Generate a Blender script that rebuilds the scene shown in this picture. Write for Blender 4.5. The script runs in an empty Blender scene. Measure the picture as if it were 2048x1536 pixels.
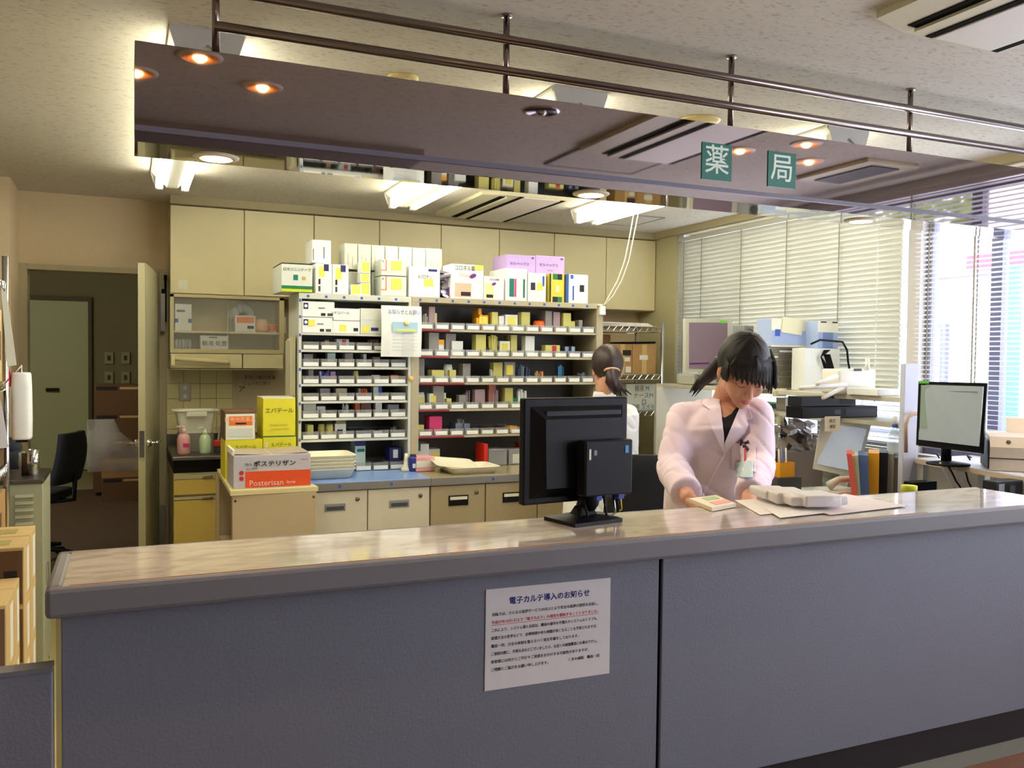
import bpy, bmesh, math, random
from mathutils import Vector, Matrix
from mathutils.bvhtree import BVHTree
random.seed(7)
S = bpy.context.scene
C = S.collection
PI = math.pi
# ------------------------------------------------------------------ camera
F, YAW, PIT, ROL, HC = 1745.0, .41548, .03098, .01131, 1.46
def rot3():
    cy, sy, cp, sp, cr, sr = math.cos(YAW), math.sin(YAW), math.cos(PIT), math.sin(PIT), math.cos(ROL), math.sin(ROL)
    W = Matrix(((cy, -sy, 0), (0, 0, -1), (sy, cy, 0)))
    Pm = Matrix(((1, 0, 0), (0, cp, -sp), (0, sp, cp)))
    Q = Matrix(((cr, -sr, 0), (sr, cr, 0), (0, 0, 1)))
    return Q @ Pm @ W
RM = rot3(); RT = RM.transposed()
EYE = Vector((0, 0, HC))
def ray(u, v): return RT @ Vector(((u - 1024) / F, (v - 768) / F, 1))
def PY(u, v, Y): d = ray(u, v); return EYE + d * (Y / d.y)
def PX(u, v, X): d = ray(u, v); return EYE + d * (X / d.x)
def PZ(u, v, Z): d = ray(u, v); return EYE + d * ((Z - HC) / d.z)
cam = bpy.data.cameras.new('camera'); co = bpy.data.objects.new('camera', cam); C.objects.link(co)
cam.sensor_width = 36; cam.lens = F / 2048 * 36; cam.clip_start = .02
m = RT.to_4x4() @ Matrix(((1, 0, 0, 0), (0, -1, 0, 0), (0, 0, -1, 0), (0, 0, 0, 1)))
co.matrix_world = Matrix.Translation(EYE) @ m
S.camera = co
# ------------------------------------------------------------------ world, daylight, exposure
S.view_settings.view_transform = 'Standard'; S.view_settings.look = 'None'
S.view_settings.gamma = 1; S.view_settings.use_curve_mapping = False
S.view_settings.exposure = 0.55
w = bpy.data.worlds.new('sky'); S.world = w; w.use_nodes = True
w.node_tree.nodes['Background'].inputs[0].default_value = (.80, .88, 1, 1)
w.node_tree.nodes['Background'].inputs[1].default_value = 5.5
def area(name, loc, rot, sx, sy, e, col):
    l = bpy.data.lights.new(name, 'AREA'); l.shape = 'RECTANGLE'; l.size = sx; l.size_y = sy; l.energy = e; l.color = col
    o = bpy.data.objects.new(name, l); C.objects.link(o); o.location = loc; o.rotation_euler = rot; return o
# daylight entering by the windows of the waiting side (out of frame)
area('window_daylight', (3.86, -.6, 1.55), (0, PI / 2, 0), 1.3, 2.6, 46, (.88, .88, 1))
area('street_daylight', (4.9, 2.9, 1.75), (0, PI / 2, 0), 1.6, 4.2, 90, (.88, .91, 1))
# ------------------------------------------------------------------ materials
MT = {}
def srgb(c):
    return tuple((x / 255 / 12.92) if x / 255 <= .04045 else ((x / 255 + .055) / 1.055) ** 2.4 for x in c)
def mat(name, col, rough=.5, metal=0, noise=0, scale=40, bump=0, emit=0, ecol=None, alpha=1, trans=0, coat=0, stretch=(1, 1, 1), spec=.5):
    if name in MT: return MT[name]
    m = bpy.data.materials.new(name); m.use_nodes = True; nt = m.node_tree; b = nt.nodes['Principled BSDF']
    c = (*srgb(col), 1)
    b.inputs['Base Color'].default_value = c; b.inputs['Roughness'].default_value = rough; b.inputs['Metallic'].default_value = metal
    b.inputs['Specular IOR Level'].default_value = spec
    if alpha < 1: b.inputs['Alpha'].default_value = alpha
    if trans: b.inputs['Transmission Weight'].default_value = trans
    if coat: b.inputs['Coat Weight'].default_value = coat; b.inputs['Coat Roughness'].default_value = .06
    if emit: b.inputs['Emission Color'].default_value = (*srgb(ecol or col), 1); b.inputs['Emission Strength'].default_value = emit
    tc = nt.nodes.new('ShaderNodeTexCoord'); mp = nt.nodes.new('ShaderNodeMapping'); nz = nt.nodes.new('ShaderNodeTexNoise')
    mp.inputs['Scale'].default_value = stretch; nz.inputs['Scale'].default_value = scale; nz.inputs['Detail'].default_value = 4
    nt.links.new(tc.outputs['Object'], mp.inputs[0]); nt.links.new(mp.outputs[0], nz.inputs['Vector'])
    mx = nt.nodes.new('ShaderNodeMix'); mx.data_type = 'RGBA'
    k = noise if noise else .04
    mx.inputs[6].default_value = tuple(x * (1 - k) for x in c[:3]) + (1,); mx.inputs[7].default_value = tuple(min(1, x * (1 + k)) for x in c[:3]) + (1,)
    nt.links.new(nz.outputs[0], mx.inputs[0]); nt.links.new(mx.outputs[2], b.inputs['Base Color'])
    if bump:
        bp = nt.nodes.new('ShaderNodeBump'); bp.inputs['Strength'].default_value = bump; bp.inputs['Distance'].default_value = .01
        nt.links.new(nz.outputs[0], bp.inputs['Height']); nt.links.new(bp.outputs[0], b.inputs['Normal'])
    MT[name] = m; return m
def ramp_mat(name, stops, scale, rough, detail=6, stretch=(1, 1, 1), dist=0, coat=0, bump=0, spec=.5):
    m = mat(name, (128, 128, 128), rough, coat=coat, scale=scale, stretch=stretch, spec=spec); nt = m.node_tree
    nz = [n for n in nt.nodes if n.type == 'TEX_NOISE'][0]; nz.inputs['Detail'].default_value = detail; nz.inputs['Distortion'].default_value = dist
    r = nt.nodes.new('ShaderNodeValToRGB'); e = r.color_ramp.elements
    for i, (p, c) in enumerate(stops):
        x = e[i] if i < 2 else e.new(p)
        x.position = p; x.color = (*srgb(c), 1)
    nt.links.new(nz.outputs[0], r.inputs[0]); nt.links.new(r.outputs[0], nt.nodes['Principled BSDF'].inputs['Base Color'])
    return m
ceil_m = ramp_mat('ceiling_board', [(0, (150, 142, 128)), (.34, (182, 174, 160)), (.42, (206, 200, 188)), (1, (216, 211, 200))], 44, .9, 5, (1, 2.2, 1), .4)
wall_m = mat('wall_paper_beige', (206, 186, 150), .85, noise=.05, scale=90, bump=.05)
wallr_m = mat('wall_paint_grey', (186, 178, 146), .85, noise=.04, scale=60)
cream = mat('cream_laminate', (234, 222, 176), .42, noise=.03, scale=6)
creamd = mat('cream_edge', (205, 193, 150), .5)
yellow_l = mat('yellow_laminate', (226, 196, 98), .45, noise=.04, scale=5)
tile_m = mat('cream_tile', (226, 214, 160), .35, noise=.02)
soffit_m = mat('soffit_board', (176, 164, 130), .8)
steel = mat('steel', (190, 188, 184), .3, 1)
dsteel = mat('dull_steel', (120, 116, 112), .38, 1, noise=.1)
railm = mat('rail_steel', (140, 128, 124), .25, 1)
chrome = mat('chrome', (215, 215, 220), .15, 1)
black = mat('black_plastic', (8, 9, 14), .5, spec=.25)
black2 = mat('dark_plastic', (24, 26, 32), .5, spec=.35)
blackf = mat('black_fabric', (22, 24, 30), .9, noise=.2, scale=150)
white = mat('white_card', (238, 240, 236), .55)
whitep = mat('white_plastic', (236, 234, 214), .4)
whiteq = mat('white_paper', (244, 240, 236), .8)
grayw = mat('grey_white_card', (214, 218, 208), .6)
yel = mat('yellow_sticker', (240, 228, 96), .6)
yelbox = mat('yellow_card', (232, 222, 50), .5)
green = mat('green_print', (22, 120, 66), .6)
teal = mat('teal_print', (10, 116, 104), .6)
lime = mat('lime_print', (200, 214, 30), .6)
blue = mat('blue_dot', (60, 90, 190), .6)
navy = mat('navy_print', (40, 40, 110), .6)
redm = mat('red_print', (200, 50, 44), .6)
dred = mat('dark_red_tape', (140, 28, 38), .6)
pinkm = mat('pink_print', (220, 60, 120), .6)
orange = mat('orange_print', (244, 122, 40), .6)
oramp = mat('orange_red_print', (232, 84, 30), .55)
amber = mat('amber_card', (240, 168, 20), .55)
salmon = mat('salmon_print', (244, 186, 160), .6)
purple = mat('lilac_card', (196, 168, 226), .55)
dpurp = mat('purple_print', (110, 40, 140), .5)
ink = mat('ink', (36, 34, 40), .7)
inkg = mat('grey_ink', (120, 120, 122), .7)
inkb = mat('blue_ink', (40, 40, 130), .7)
inkr = mat('red_ink', (214, 40, 50), .7)
kraft = mat('cardboard', (186, 146, 94), .8, noise=.1, scale=30)
kraftd = mat('cardboard_dark', (112, 82, 56), .8, noise=.1, scale=30)
kraftl = mat('cardboard_light', (214, 184, 128), .8, noise=.06, scale=30)
unitL = mat('pale_grey_steel', (206, 208, 196), .45)
unitR = mat('beige_steel', (178, 168, 138), .45)
backd = mat('unit_back', (92, 88, 82), .6)
drwL = mat('drawer_grey_white', (214, 206, 184), .42)
drwR = mat('drawer_beige', (172, 156, 122), .45)
bluetop = mat('blue_worktop', (124, 156, 214), .3)
lip = mat('grey_lip', (128, 124, 122), .4)
binm = mat('clear_bin', (176, 176, 176), .2, alpha=.38)
plast = mat('plastic_film', (226, 228, 230), .25, alpha=.5, bump=.6, scale=30)
bluebox = mat('light_blue_card', (168, 186, 226), .6)
lcdg = mat('beige_plastic', (206, 204, 192), .45)
ambplastic = mat('orange_plastic', (250, 110, 40), .35)
dgray = mat('dark_grey', (70, 70, 72), .6)
mgray = mat('mid_grey', (140, 142, 146), .55)
cloth = mat('coat_cloth', (232, 216, 232), .85, noise=.03, scale=14, bump=.12)
clothw = mat('coat_cloth_white', (240, 240, 240), .85, noise=.03, scale=14, bump=.12)
skin = mat('skin', (212, 156, 128), .5, noise=.05, scale=30)
skin.node_tree.nodes['Principled BSDF'].inputs['Subsurface Weight'].default_value = .08
skin.node_tree.nodes['Principled BSDF'].inputs['Subsurface Radius'].default_value = (.02, .008, .004)
hair1 = mat('hair_black', (20, 15, 16), .55, noise=.5, scale=60, stretch=(6, 1, 6))
hair2 = mat('hair_brown', (50, 32, 30), .45, noise=.4, scale=60, stretch=(6, 6, 1))
# ------------------------------------------------------------------ geometry helpers
class G:
    def __init__(s, o=(0, 0, 0)): s.b = bmesh.new(); s.o = Vector(o)
    def box(s, x0, x1, y0, y1, z0, z1, bev=0):
        r = bmesh.ops.create_cube(s.b, size=1)
        sx, sy, sz = abs(x1 - x0), abs(y1 - y0), abs(z1 - z0)
        for v in r['verts']:
            v.co = Vector((v.co.x * sx + (x0 + x1) / 2, v.co.y * sy + (y0 + y1) / 2, v.co.z * sz + (z0 + z1) / 2)) - s.o
        if bev:
            es = list({e for v in r['verts'] for e in v.link_edges})
            bmesh.ops.bevel(s.b, geom=es, offset=min(bev, sx * .45, sy * .45, sz * .45), segments=2, affect='EDGES', profile=.5)
        return s
    def obx(s, c, ax, ay, az, bev=0):            # oriented box: centre + three half vectors
        r = bmesh.ops.create_cube(s.b, size=2); c = Vector(c); ax, ay, az = Vector(ax), Vector(ay), Vector(az)
        for v in r['verts']: v.co = c + ax * v.co.x + ay * v.co.y + az * v.co.z - s.o
        if bev:
            es = list({e for v in r['verts'] for e in v.link_edges})
            bmesh.ops.bevel(s.b, geom=es, offset=bev, segments=2, affect='EDGES', profile=.5)
        return s
    def ring(s, pts): return [s.b.verts.new(Vector(p) - s.o) for p in pts]
    def loft(s, rings, caps=True, close=True):
        rs = [s.ring(r) for r in rings]; n = len(rs[0])
        for a, b in zip(rs, rs[1:]):
            for i in range(n if close else n - 1):
                j = (i + 1) % n
                try: s.b.faces.new((a[i], a[j], b[j], b[i]))
                except ValueError: pass
        if caps and close:
            for r in (rs[0], rs[-1]):
                try: s.b.faces.new(r)
                except ValueError: pass
        bmesh.ops.recalc_face_normals(s.b, faces=s.b.faces)
        return s
    def tube(s, pts, r, n=8, caps=True):
        pts = [Vector(p) for p in pts]; rr = r if isinstance(r, (list, tuple)) else [r] * len(pts); rings = []
        up = Vector((0, 0, 1)); 
        for i, p in enumerate(pts):
            t = (pts[min(i + 1, len(pts) - 1)] - pts[max(i - 1, 0)]).normalized()
            a = t.cross(up)
            if a.length < .05: a = t.cross(Vector((1, 0, 0)))
            a.normalize(); b = t.cross(a)
            if rings and a.dot(pa) < 0: a, b = -a, -b
            pa = a
            rings.append([p + (a * math.cos(q) + b * math.sin(q)) * rr[i] for q in (2 * PI * k / n for k in range(n))])
        return s.loft(rings, caps)
    def lathe(s, c, prof, n=16, caps=True):      # prof: (radius, z)
        c = Vector(c)
        return s.loft([[c + Vector((max(r, 1e-4) * math.cos(2 * PI * k / n), max(r, 1e-4) * math.sin(2 * PI * k / n), z)) for k in range(n)] for r, z in prof], caps)
    def ell(s, c, rx, ry, rz, M=None, sub=2):
        r = bmesh.ops.create_icosphere(s.b, subdivisions=sub, radius=1)
        for v in r['verts']:
            p = Vector((v.co.x * rx, v.co.y * ry, v.co.z * rz))
            if M: p = M @ p
            v.co = p + Vector(c) - s.o
        return s
    def cap(s, p0, p1, r0, r1, n=12):            # tapered capsule, ends closed by spheres
        p0, p1 = Vector(p0), Vector(p1)
        s.tube([p0, p1], [r0, r1], n)
        s.ell(p0, r0, r0, r0); s.ell(p1, r1, r1, r1); return s
    def poly(s, pts, d):                          # closed polygon pushed by vector d
        d = Vector(d); return s.loft([[Vector(p) for p in pts], [Vector(p) + d for p in pts]])
    def mesh(s, name, mt, smooth=False):
        me = bpy.data.meshes.new(name); s.b.to_mesh(me); s.b.free(); me.materials.append(mt)
        if smooth: me.shade_smooth()
        return me
    def obj(s, name, mt, parent=None, smooth=False):
        o = bpy.data.objects.new(name, s.mesh(name, mt, smooth)); C.objects.link(o)
        if parent: o.parent = parent
        return o
def thing(name, label, cat, loc=(0, 0, 0), rz=0, group=None):
    o = bpy.data.objects.new(name, None); C.objects.link(o); o.location = loc; o.rotation_euler = (0, 0, rz); o.empty_display_size = .05
    o['label'] = label; o['category'] = cat
    if group: o['group'] = group
    return o
def tag(o, label, cat, group=None):
    o['label'] = label; o['category'] = cat
    if group: o['group'] = group
    return o
def struct(o): o['kind'] = 'structure'; return o
def link(name, me, parent=None, loc=(0, 0, 0), rz=0):
    o = bpy.data.objects.new(name, me); C.objects.link(o); o.location = loc; o.rotation_euler = (0, 0, rz)
    if parent: o.parent = parent
    return o
def copy_tree(o, parent=None):
    c = o.copy(); C.objects.link(c)
    if parent: c.parent = parent
    for ch in list(o.children): copy_tree(ch, c)
    return c
def text(s, size, mt, parent, loc, rot=(PI / 2, 0, 0), name='lettering', ext=.0003, ax='CENTER', wide=1, off=0):
    cu = bpy.data.curves.new(name, 'FONT'); cu.body = s; cu.size = size; cu.extrude = ext; cu.align_x = ax; cu.align_y = 'CENTER'; cu.resolution_u = 2; cu.offset = off
    t = bpy.data.objects.new(name, cu); C.objects.link(t)
    dg = bpy.context.evaluated_depsgraph_get()
    me = bpy.data.meshes.new_from_object(t.evaluated_get(dg)); bpy.data.objects.remove(t); me.materials.clear(); me.materials.append(mt)
    for v in me.vertices: v.co.x *= wide
    o = bpy.data.objects.new(name, me); C.objects.link(o); o.location = loc; o.rotation_euler = rot
    if parent: o.parent = parent
    return o
def quadbox(g, x0, x1, y0, y1, z0, z1, t, openTop=True):   # open tray
    g.box(x0, x1, y0, y0 + t, z0, z1); g.box(x0, x1, y1 - t, y1, z0, z1); g.box(x0, x0 + t, y0 + t, y1 - t, z0, z1); g.box(x1 - t, x1, y0 + t, y1 - t, z0, z1); g.box(x0 + t, x1 - t, y0 + t, y1 - t, z0, z0 + t)
    return g
def carton(name, label, cat, x0, x1, Y, d, z0, z1, mt, dec=(), group=None, lid=None):
    # a box standing with its front at Y; dec = (fx0, fz0, fx1, fz1, material) patches or (fx, fz, 'text', size, material)
    t = thing(name, label, cat, ((x0 + x1) / 2, Y + d / 2, z0), 0, group)
    hw = (x1 - x0) / 2; h = z1 - z0
    b = G().box(-hw, hw, -d / 2, d / 2, 0, h, .0025).obj('carton_body', mt, t)
    for ei, e in enumerate(dec):
        of = .0009 + .0005 * ei
        if isinstance(e[2], str):
            text(e[2], e[3], e[4], t, (-hw + 2 * hw * e[0], -d / 2 - of - .0004, h * e[1]), wide=e[5] if len(e) > 5 else 1)
        else:
            nm = 'sticker' if e[4] is yel else 'printed_panel'
            G().box(-hw + 2 * hw * e[0], -hw + 2 * hw * e[2], -d / 2 - of, -d / 2 + .001, h * e[1], h * e[3]).obj(nm, e[4], t)
    if lid: G().box(-hw, hw, -d / 2, d / 2, h, h + .004).obj('lid_flap', lid, t)
    return t
def pc(name, label, cat, u0, v0, u1, v1, Y, d, mt, dec=(), group=None, z0=None, lid=None):
    a = PY(u0, (v0 + v1) / 2, Y); b = PY(u1, (v0 + v1) / 2, Y); um = (u0 + u1) / 2
    zt = PY(um, v0, Y).z; zb = PY(um, v1, Y).z if z0 is None else z0
    return carton(name, label, cat, a.x, b.x, Y, d, zb, zt, mt, dec, group, lid)
# ------------------------------------------------------------------ room shell
CZ = 2.445
def slab(name, mt, *b): return struct(G().box(*b).obj(name, mt))
vinyl = mat('floor_vinyl', (196, 184, 128), .35, noise=.06, scale=8)
carpet = mat('brown_carpet', (92, 72, 56), .95, noise=.2, scale=200)
dwall = mat('passage_wall', (150, 142, 110), .85, noise=.04, scale=40)
slab('floor', vinyl, -2.3, 4.0, 1.55, 6.14, -.1, 0)
slab('floor', mat('passage_floor', (168, 160, 128), .5, noise=.05), -2.2, .9, 6.14, 12.0, -.1, 0)
slab('ceiling', ceil_m, -2.3, 4.0, -3, 6.2, CZ, CZ + .1)
slab('ceiling', dwall, -2.2, .9, 6.2, 12.0, 2.5, 2.6)
# raised wooden waiting floor in front of the counter
FZ = .385
slab('floor', mat('dark_joint', (40, 26, 20), .8), -2.3, 4.0, -3, 1.6, .2, FZ - .006)
woods = [mat('wood_a', (128, 86, 60), .65, noise=.25, scale=9, stretch=(1, 9, 1)), mat('wood_b', (98, 66, 50), .65, noise=.25, scale=9, stretch=(1, 9, 1)), mat('wood_c', (146, 106, 80), .65, noise=.25, scale=9, stretch=(1, 9, 1))]
platform = struct(thing('floor', 'raised wooden floor of the waiting side', 'floor', (0, 0, FZ)))
for k in ('label', 'category'): del platform[k]
for i in range(16):
    y1 = 1.6 - .09 * i
    for j in range(5):
        xa = -1.2 + j * 1.05 + (i % 3) * .3
        G((0, 0, FZ)).box(xa, xa + 1.045, y1 - .087, y1, FZ - .008, FZ + random.uniform(0, .0015)).obj('plank', woods[(i + j * 2 + random.randint(0, 1)) % 3], platform)
slab('wall_left', wall_m, -2.4, -2.3, -3, 5.7, 0, CZ)
g = G().box(-2.4, -.606, 5.70, 5.8, 0, CZ); struct(g.obj('wall_left', wall_m))
slab('wall_left', wall_m, -.70, -.606, 5.8, 6.24, 0, CZ)
g = G().box(-.61, -.585, 6.14, 6.24, 0, CZ).box(-.585, .215, 6.14, 6.24, 1.985, CZ).box(.215, 4.0, 6.14, 6.24, 0, CZ)
struct(g.obj('wall_back', wall_m))
slab('wall_front', mat('waiting_wall', (150, 140, 132), .85), -2.4, 4.0, -3.1, -3, 0, CZ)
# passage behind the open door
slab('wall_passage', dwall, -2.2, .9, 12.0, 12.1, 0, 2.5)
slab('wall_passage', dwall, -2.3, -2.2, 6.24, 12.0, 0, 2.5)
slab('wall_passage', dwall, .9, 1.0, 6.24, 12.0, 0, 2.5)
slab('baseboard_passage', black2, -.6, .9, 11.97, 12.0, 0, .1)
slab('floor', carpet, -1.2, .88, 6.3, 10.2, -.001, .012)
lp = bpy.data.lights.new('passage_fill', 'POINT'); lp.energy = 30; lp.color = (1, .93, .75); lp.shadow_soft_size = .2  # unseen fill light added to brighten the passage, no fitting there
o = bpy.data.objects.new('passage_fill', lp); C.objects.link(o); o.location = (-1.6, 8.6, 2.3)
# right wall with two window openings
WX = 3.92
wr = mat('wall_window_side', (180, 172, 160), .8)
g = G().box(WX, WX + .14, -3, 6.14, 0, .96).box(WX, WX + .14, -3, 6.14, 2.38, CZ).box(WX, WX + .14, 5.58, 6.14, .96, 2.38).box(WX, WX + .14, 3.44, 3.52, .96, 2.38)
g.box(WX, WX + .14, -3, -2.2, .96, 2.38)
struct(g.obj('wall_right', wr))
glass = mat('window_glass', (235, 240, 245), .02, alpha=.08)
frm = mat('window_frame', (96, 98, 120), .45)
def window(n, y0, y1, divs):
    t = thing('window_%d' % n, '', '', (WX + .07, y0, .96)); del t['label']; del t['category']; struct(t)
    G(t.location).box(WX + .05, WX + .09, y0, y1, .96, 1.0).box(WX + .05, WX + .09, y0, y1, 2.33, 2.38).obj('window_frame', frm, t)
    G(t.location).box(WX - .03, WX + .14, y0, y1, .93, .962).obj('window_sill', wr, t)
    ys = [y0] + divs + [y1]
    for k, y in enumerate(ys):
        wd = .03
        G(t.location).box(WX + .045, WX + .095, max(y0, y - wd), min(y1, y + wd), 1.0, 2.33).obj('mullion', frm, t)
    for a, b in zip(ys, ys[1:]): G(t.location).box(WX + .066, WX + .072, a + .03, b - .03, 1.0, 2.33).obj('pane', glass, t)
window(1, 3.52, 5.58, [4.2, 4.9]); window(2, -2.2, 3.44, [-.9, .3, 1.5, 2.3, 3.02])
# cornice boards
struct(G().box(3.80, WX, 1.9, 6.14, 2.40, CZ).obj('trim_1', soffit_m)); struct(G().box(.247, 3.84, 5.86, 6.14, 2.395, CZ).obj('trim_2', soffit_m))
struct(G().box(3.84, WX, 5.62, 6.14, 0, 2.40).obj('trim_3', mat('corner_post_cream', (196, 190, 150), .5)))
struct(G().box(3.86, WX, 5.56, 5.62, 0, 2.40).obj('trim_4', mat('corner_post_pale', (206, 214, 232), .4)))
struct(G().box(-1.2, 1.3, -.5, .62, 2.40, CZ).obj('trim_5', mat('beam_board', (150, 138, 134), .8)))
# ------------------------------------------------------------------ doorway and open door
fr = mat('door_frame', (168, 156, 122), .5)
t = thing('door_1', '', '', (.19, 6.1, 0)); del t['label']; del t['category']; struct(t)
G(t.location).box(-.606, -.56, 6.10, 6.26, 0, 2.0).obj('jamb', fr, t); G(t.location).box(.19, .232, 6.08, 6.26, 0, 2.0).obj('jamb', fr, t)
G(t.location).box(-.558, .188, 6.10, 6.26, 1.965, 1.999).obj('door_head', fr, t)
ax = (Vector((.09, 5.33, 0)) - Vector((.185, 6.08, 0))); L = ax.length; d = ax.normalized(); n = Vector((d.y, -d.x, 0))   # free edge towards the room
leafm = mat('door_leaf', (190, 184, 146), .45, noise=.02)
c = Vector((.17, 6.08, 1.0)) + d * L / 2
G(t.location).obx(c, d * L / 2, n * .019, Vector((0, 0, .965)), .002).obj('door_leaf', leafm, t)
G(t.location).obx(Vector((.17, 6.08, .945)) + d * (L + .0005), d * .002, n * .013, Vector((0, 0, .075))).obj('latch_plate', dsteel, t)
for sgn in (-1, 1):
    p = Vector((.17, 6.08, .945)) + d * (L - .06) + n * sgn * .02
    G(t.location).tube([p, p + n * sgn * .05], .01, 10).tube([p + n * sgn * .05, p + n * sgn * .055 - d * .11], [.011, .009], 10).ell(p + n * sgn * .004, .026, .026, .026).obj('lever_handle', chrome, t, True)
for z in (1.72, .35): G(t.location).box(.195, .222, 6.02, 6.079, z - .12, z + .12).obj('hinge', dsteel, t)
G(t.location).obx(Vector((.17, 6.08, 1.78)) + d * (L - .06) - n * -.0205, d * .02, n * .001, Vector((0, 0, .06))).obj('yellow_tape', yel, t)
# black umbrellas hanging by the hinge side (dark rods on the jamb)
for i, (xx, z0, z1) in enumerate(((.212, 1.62, 1.86), (.226, 1.66, 1.95))):
    o = G((xx, 6.0, z0)).tube([(xx, 6.04, z0), (xx, 6.04, z1)], .007, 8).box(xx - .009, xx + .009, 6.035, 6.078, z1 - .02, z1 + .01).obj('clamp_rod', black, None, True); o.location = (xx, 6.0, z0)
    tag(o, ['black clamp rod on the right door jamb, shorter left one', 'black clamp rod on the right door jamb, longer right one'][i], 'rod', 'rods on the door jamb')
# passage: pale door, switches, cartons, chair
t = thing('door_2', '', '', (-1.05, 11.98, 0)); del t['label']; del t['category']; struct(t)
pdoor = mat('passage_door', (206, 212, 170), .5)
G(t.location).box(-1.09, -.40, 11.93, 11.99, 2.08, 2.14).box(-.44, -.40, 11.93, 11.99, 0, 2.08).obj('jamb', mat('passage_frame', (100, 92, 66), .6), t)
G(t.location).box(-1.28, -.44, 11.95, 11.985, .01, 2.08).obj('door_leaf', pdoor, t)
G(t.location).box(-.9, -.76, 11.90, 11.94, .98, 1.02).obj('lever_handle', black, t)
for i, (u, v) in enumerate(((218, 716), (251, 716), (218, 755), (251, 755))):
    p = PY(u, v, 11.97); t = thing('switch_plate', 'pale wall switch plate in the passage, %s' % ['upper left of four', 'upper right of four', 'lower left of four', 'lower right of four'][i], 'switch', p, 0, 'passage switch plates')
    G().box(-.05, .05, -.006, .03, -.075, .075, .004).obj('plate', mat('switch_plate', (176, 170, 136), .5), t); G().box(-.018, .018, -.014, -.004, -.03, .03, .003).obj('rocker', dgray, t)
bx = [('kraft passage carton on the very top of the tall stack', 188, 770, 281, 828, 9.68, kraftd, 0), ('second kraft passage carton from the top of the tall stack', 188, 828, 281, 880, 9.68, kraftd, 0),
      ('kraft carton half hidden behind the plastic wrapping', 189, 880, 268, 925, 9.68, kraftd, 0), ('lighter kraft carton with dark stamp beside the door leaf', 203, 926, 282, 955, 9.25, kraft, 0),
      ('lowest dark kraft carton beside the door leaf', 203, 955, 282, 1006, 9.25, kraftd, 0), ('dark kraft carton at the far foot of the stack', 186, 925, 206, 985, 9.68, kraftd, 0)]
zz = {}
for lab, u0, v0, u1, v1, Y, mt, q in bx:
    t = pc('carton', lab, 'box', u0, v0, u1, v1, Y, .4, mt, ((.05, .82, .5, .95, ink), (.55, .85, .95, .93, kraftl)) if mt is kraftd else ((.35, .45, .8, .75, kraftd),), 'cartons in the passage')
g = G()
p = PY(228, 890, 9.15); pts = []
for i in range(9):
    for j in range(9):
        a, b2 = i / 8, j / 8
        q = p + Vector(((a - .5) * .46, 0, (b2 - .5) * .50)); q.y -= .08 * math.sin(a * PI) * math.sin(b2 * PI) + random.uniform(0, .03)
        if a > .5 and b2 > 1.25 - a * .8: q.z = p.z + (1.25 - a * .8 - .5) * .5
        pts.append(g.b.verts.new(q - p))
for i in range(8):
    for j in range(8): g.b.faces.new((pts[i * 9 + j], pts[i * 9 + j + 1], pts[(i + 1) * 9 + j + 1], pts[(i + 1) * 9 + j]))
o = g.obj('plastic_wrapping', plast, None, True); o.location = p; tag(o, 'crumpled clear plastic wrapping over the passage cartons', 'wrapping')
def chair(loc, rz, label, backz=.88, mt=blackf, sc=1):
    t = thing('office_chair', label, 'chair', loc, rz); 
    G().box(-.23, .23, -.22, .22, .43, .50, .03).obj('seat', mt, t, True)
    rings = []
    for k in range(7):
        z = .56 + (backz - .56) * k / 6; hw = .22 * (1 - .25 * (k / 6) ** 3); y = .22 + .05 * math.sin(k / 6 * 2)
        rings.append([(-hw, y, z), (-hw * .5, y + .02, z), (hw * .5, y + .02, z), (hw, y, z), (hw * .9, y + .05, z), (hw * .5, y + .07, z), (-hw * .5, y + .07, z), (-hw * .9, y + .05, z)])
    G().loft(rings).obj('backrest', mt, t, True)
    G().tube([(0, .1, .42), (0, .3, .44), (0, .31, .62)], .018).obj('back_bracket', black, t, True)
    G().tube([(0, 0, .09), (0, 0, .43)], .025, 10).obj('gas_column', dsteel, t, True)
    for k in range(5):
        a = 2 * PI * k / 5 + .3; x, y = math.cos(a), math.sin(a)
        lg = G().tube([(0, 0, .12), (x * .15, y * .15, .10), (x * .29, y * .29, .075)], [.025, .02, .014]).obj('leg', black, t, True)
        G().tube([(x * .29 - y * .02, y * .29 + x * .02, .029), (x * .29 + y * .02, y * .29 - x * .02, .029)], .028, 12).obj('caster', black, lg, True)
    return t
chair((-.62, 6.75, .012), -1.9, 'black office chair rolled into the passage doorway', .9)
# ------------------------------------------------------------------ ceiling fittings
tube_e = mat('lit_tube', (255, 255, 240), .4, emit=13, ecol=(255, 249, 224))
fixm = mat('fixture_white', (236, 236, 226), .4)
def fixture(x0, x1, y0, y1, label):
    cx = (x0 + x1) / 2; t = thing('fluorescent_fixture', label, 'ceiling light', (cx, y0, CZ), 0, 'fluorescent fixtures over the dispensary')
    L = y1 - y0; hw = (x1 - x0) / 2
    sec = [(-hw, 0), (-hw, -.012), (-hw * .25, -.085), (hw * .25, -.085), (hw, -.012), (hw, 0)]
    G().loft([[(x, y, z) for x, z in sec] for y in (.01, L - .01)]).obj('fixture_body', fixm, t)
    for sx in (-1, 1):
        G().tube([(sx * .066, .05, -.083), (sx * .066, L - .05, -.083)], .0185, 12).obj('tube', tube_e, t, True)
        for y in (.0, L - .045): G().box(sx * .066 - .02, sx * .066 + .02, y, y + .045, -.10, -.03, .006).obj('lamp_socket', fixm, t)
    ep = [(-hw, 0), (-hw, -.014), (-.09, -.075), (-.045, -.075), (0, -.045), (.045, -.075), (.09, -.075), (hw, -.014), (hw, 0)]
    for ya in (-.004, L - .0): G().loft([[(x, y, z) for x, z in ep] for y in (ya, ya + .004)]).obj('end_plate', mat('end_plate', (206, 206, 204), .5), t)
    return t
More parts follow.
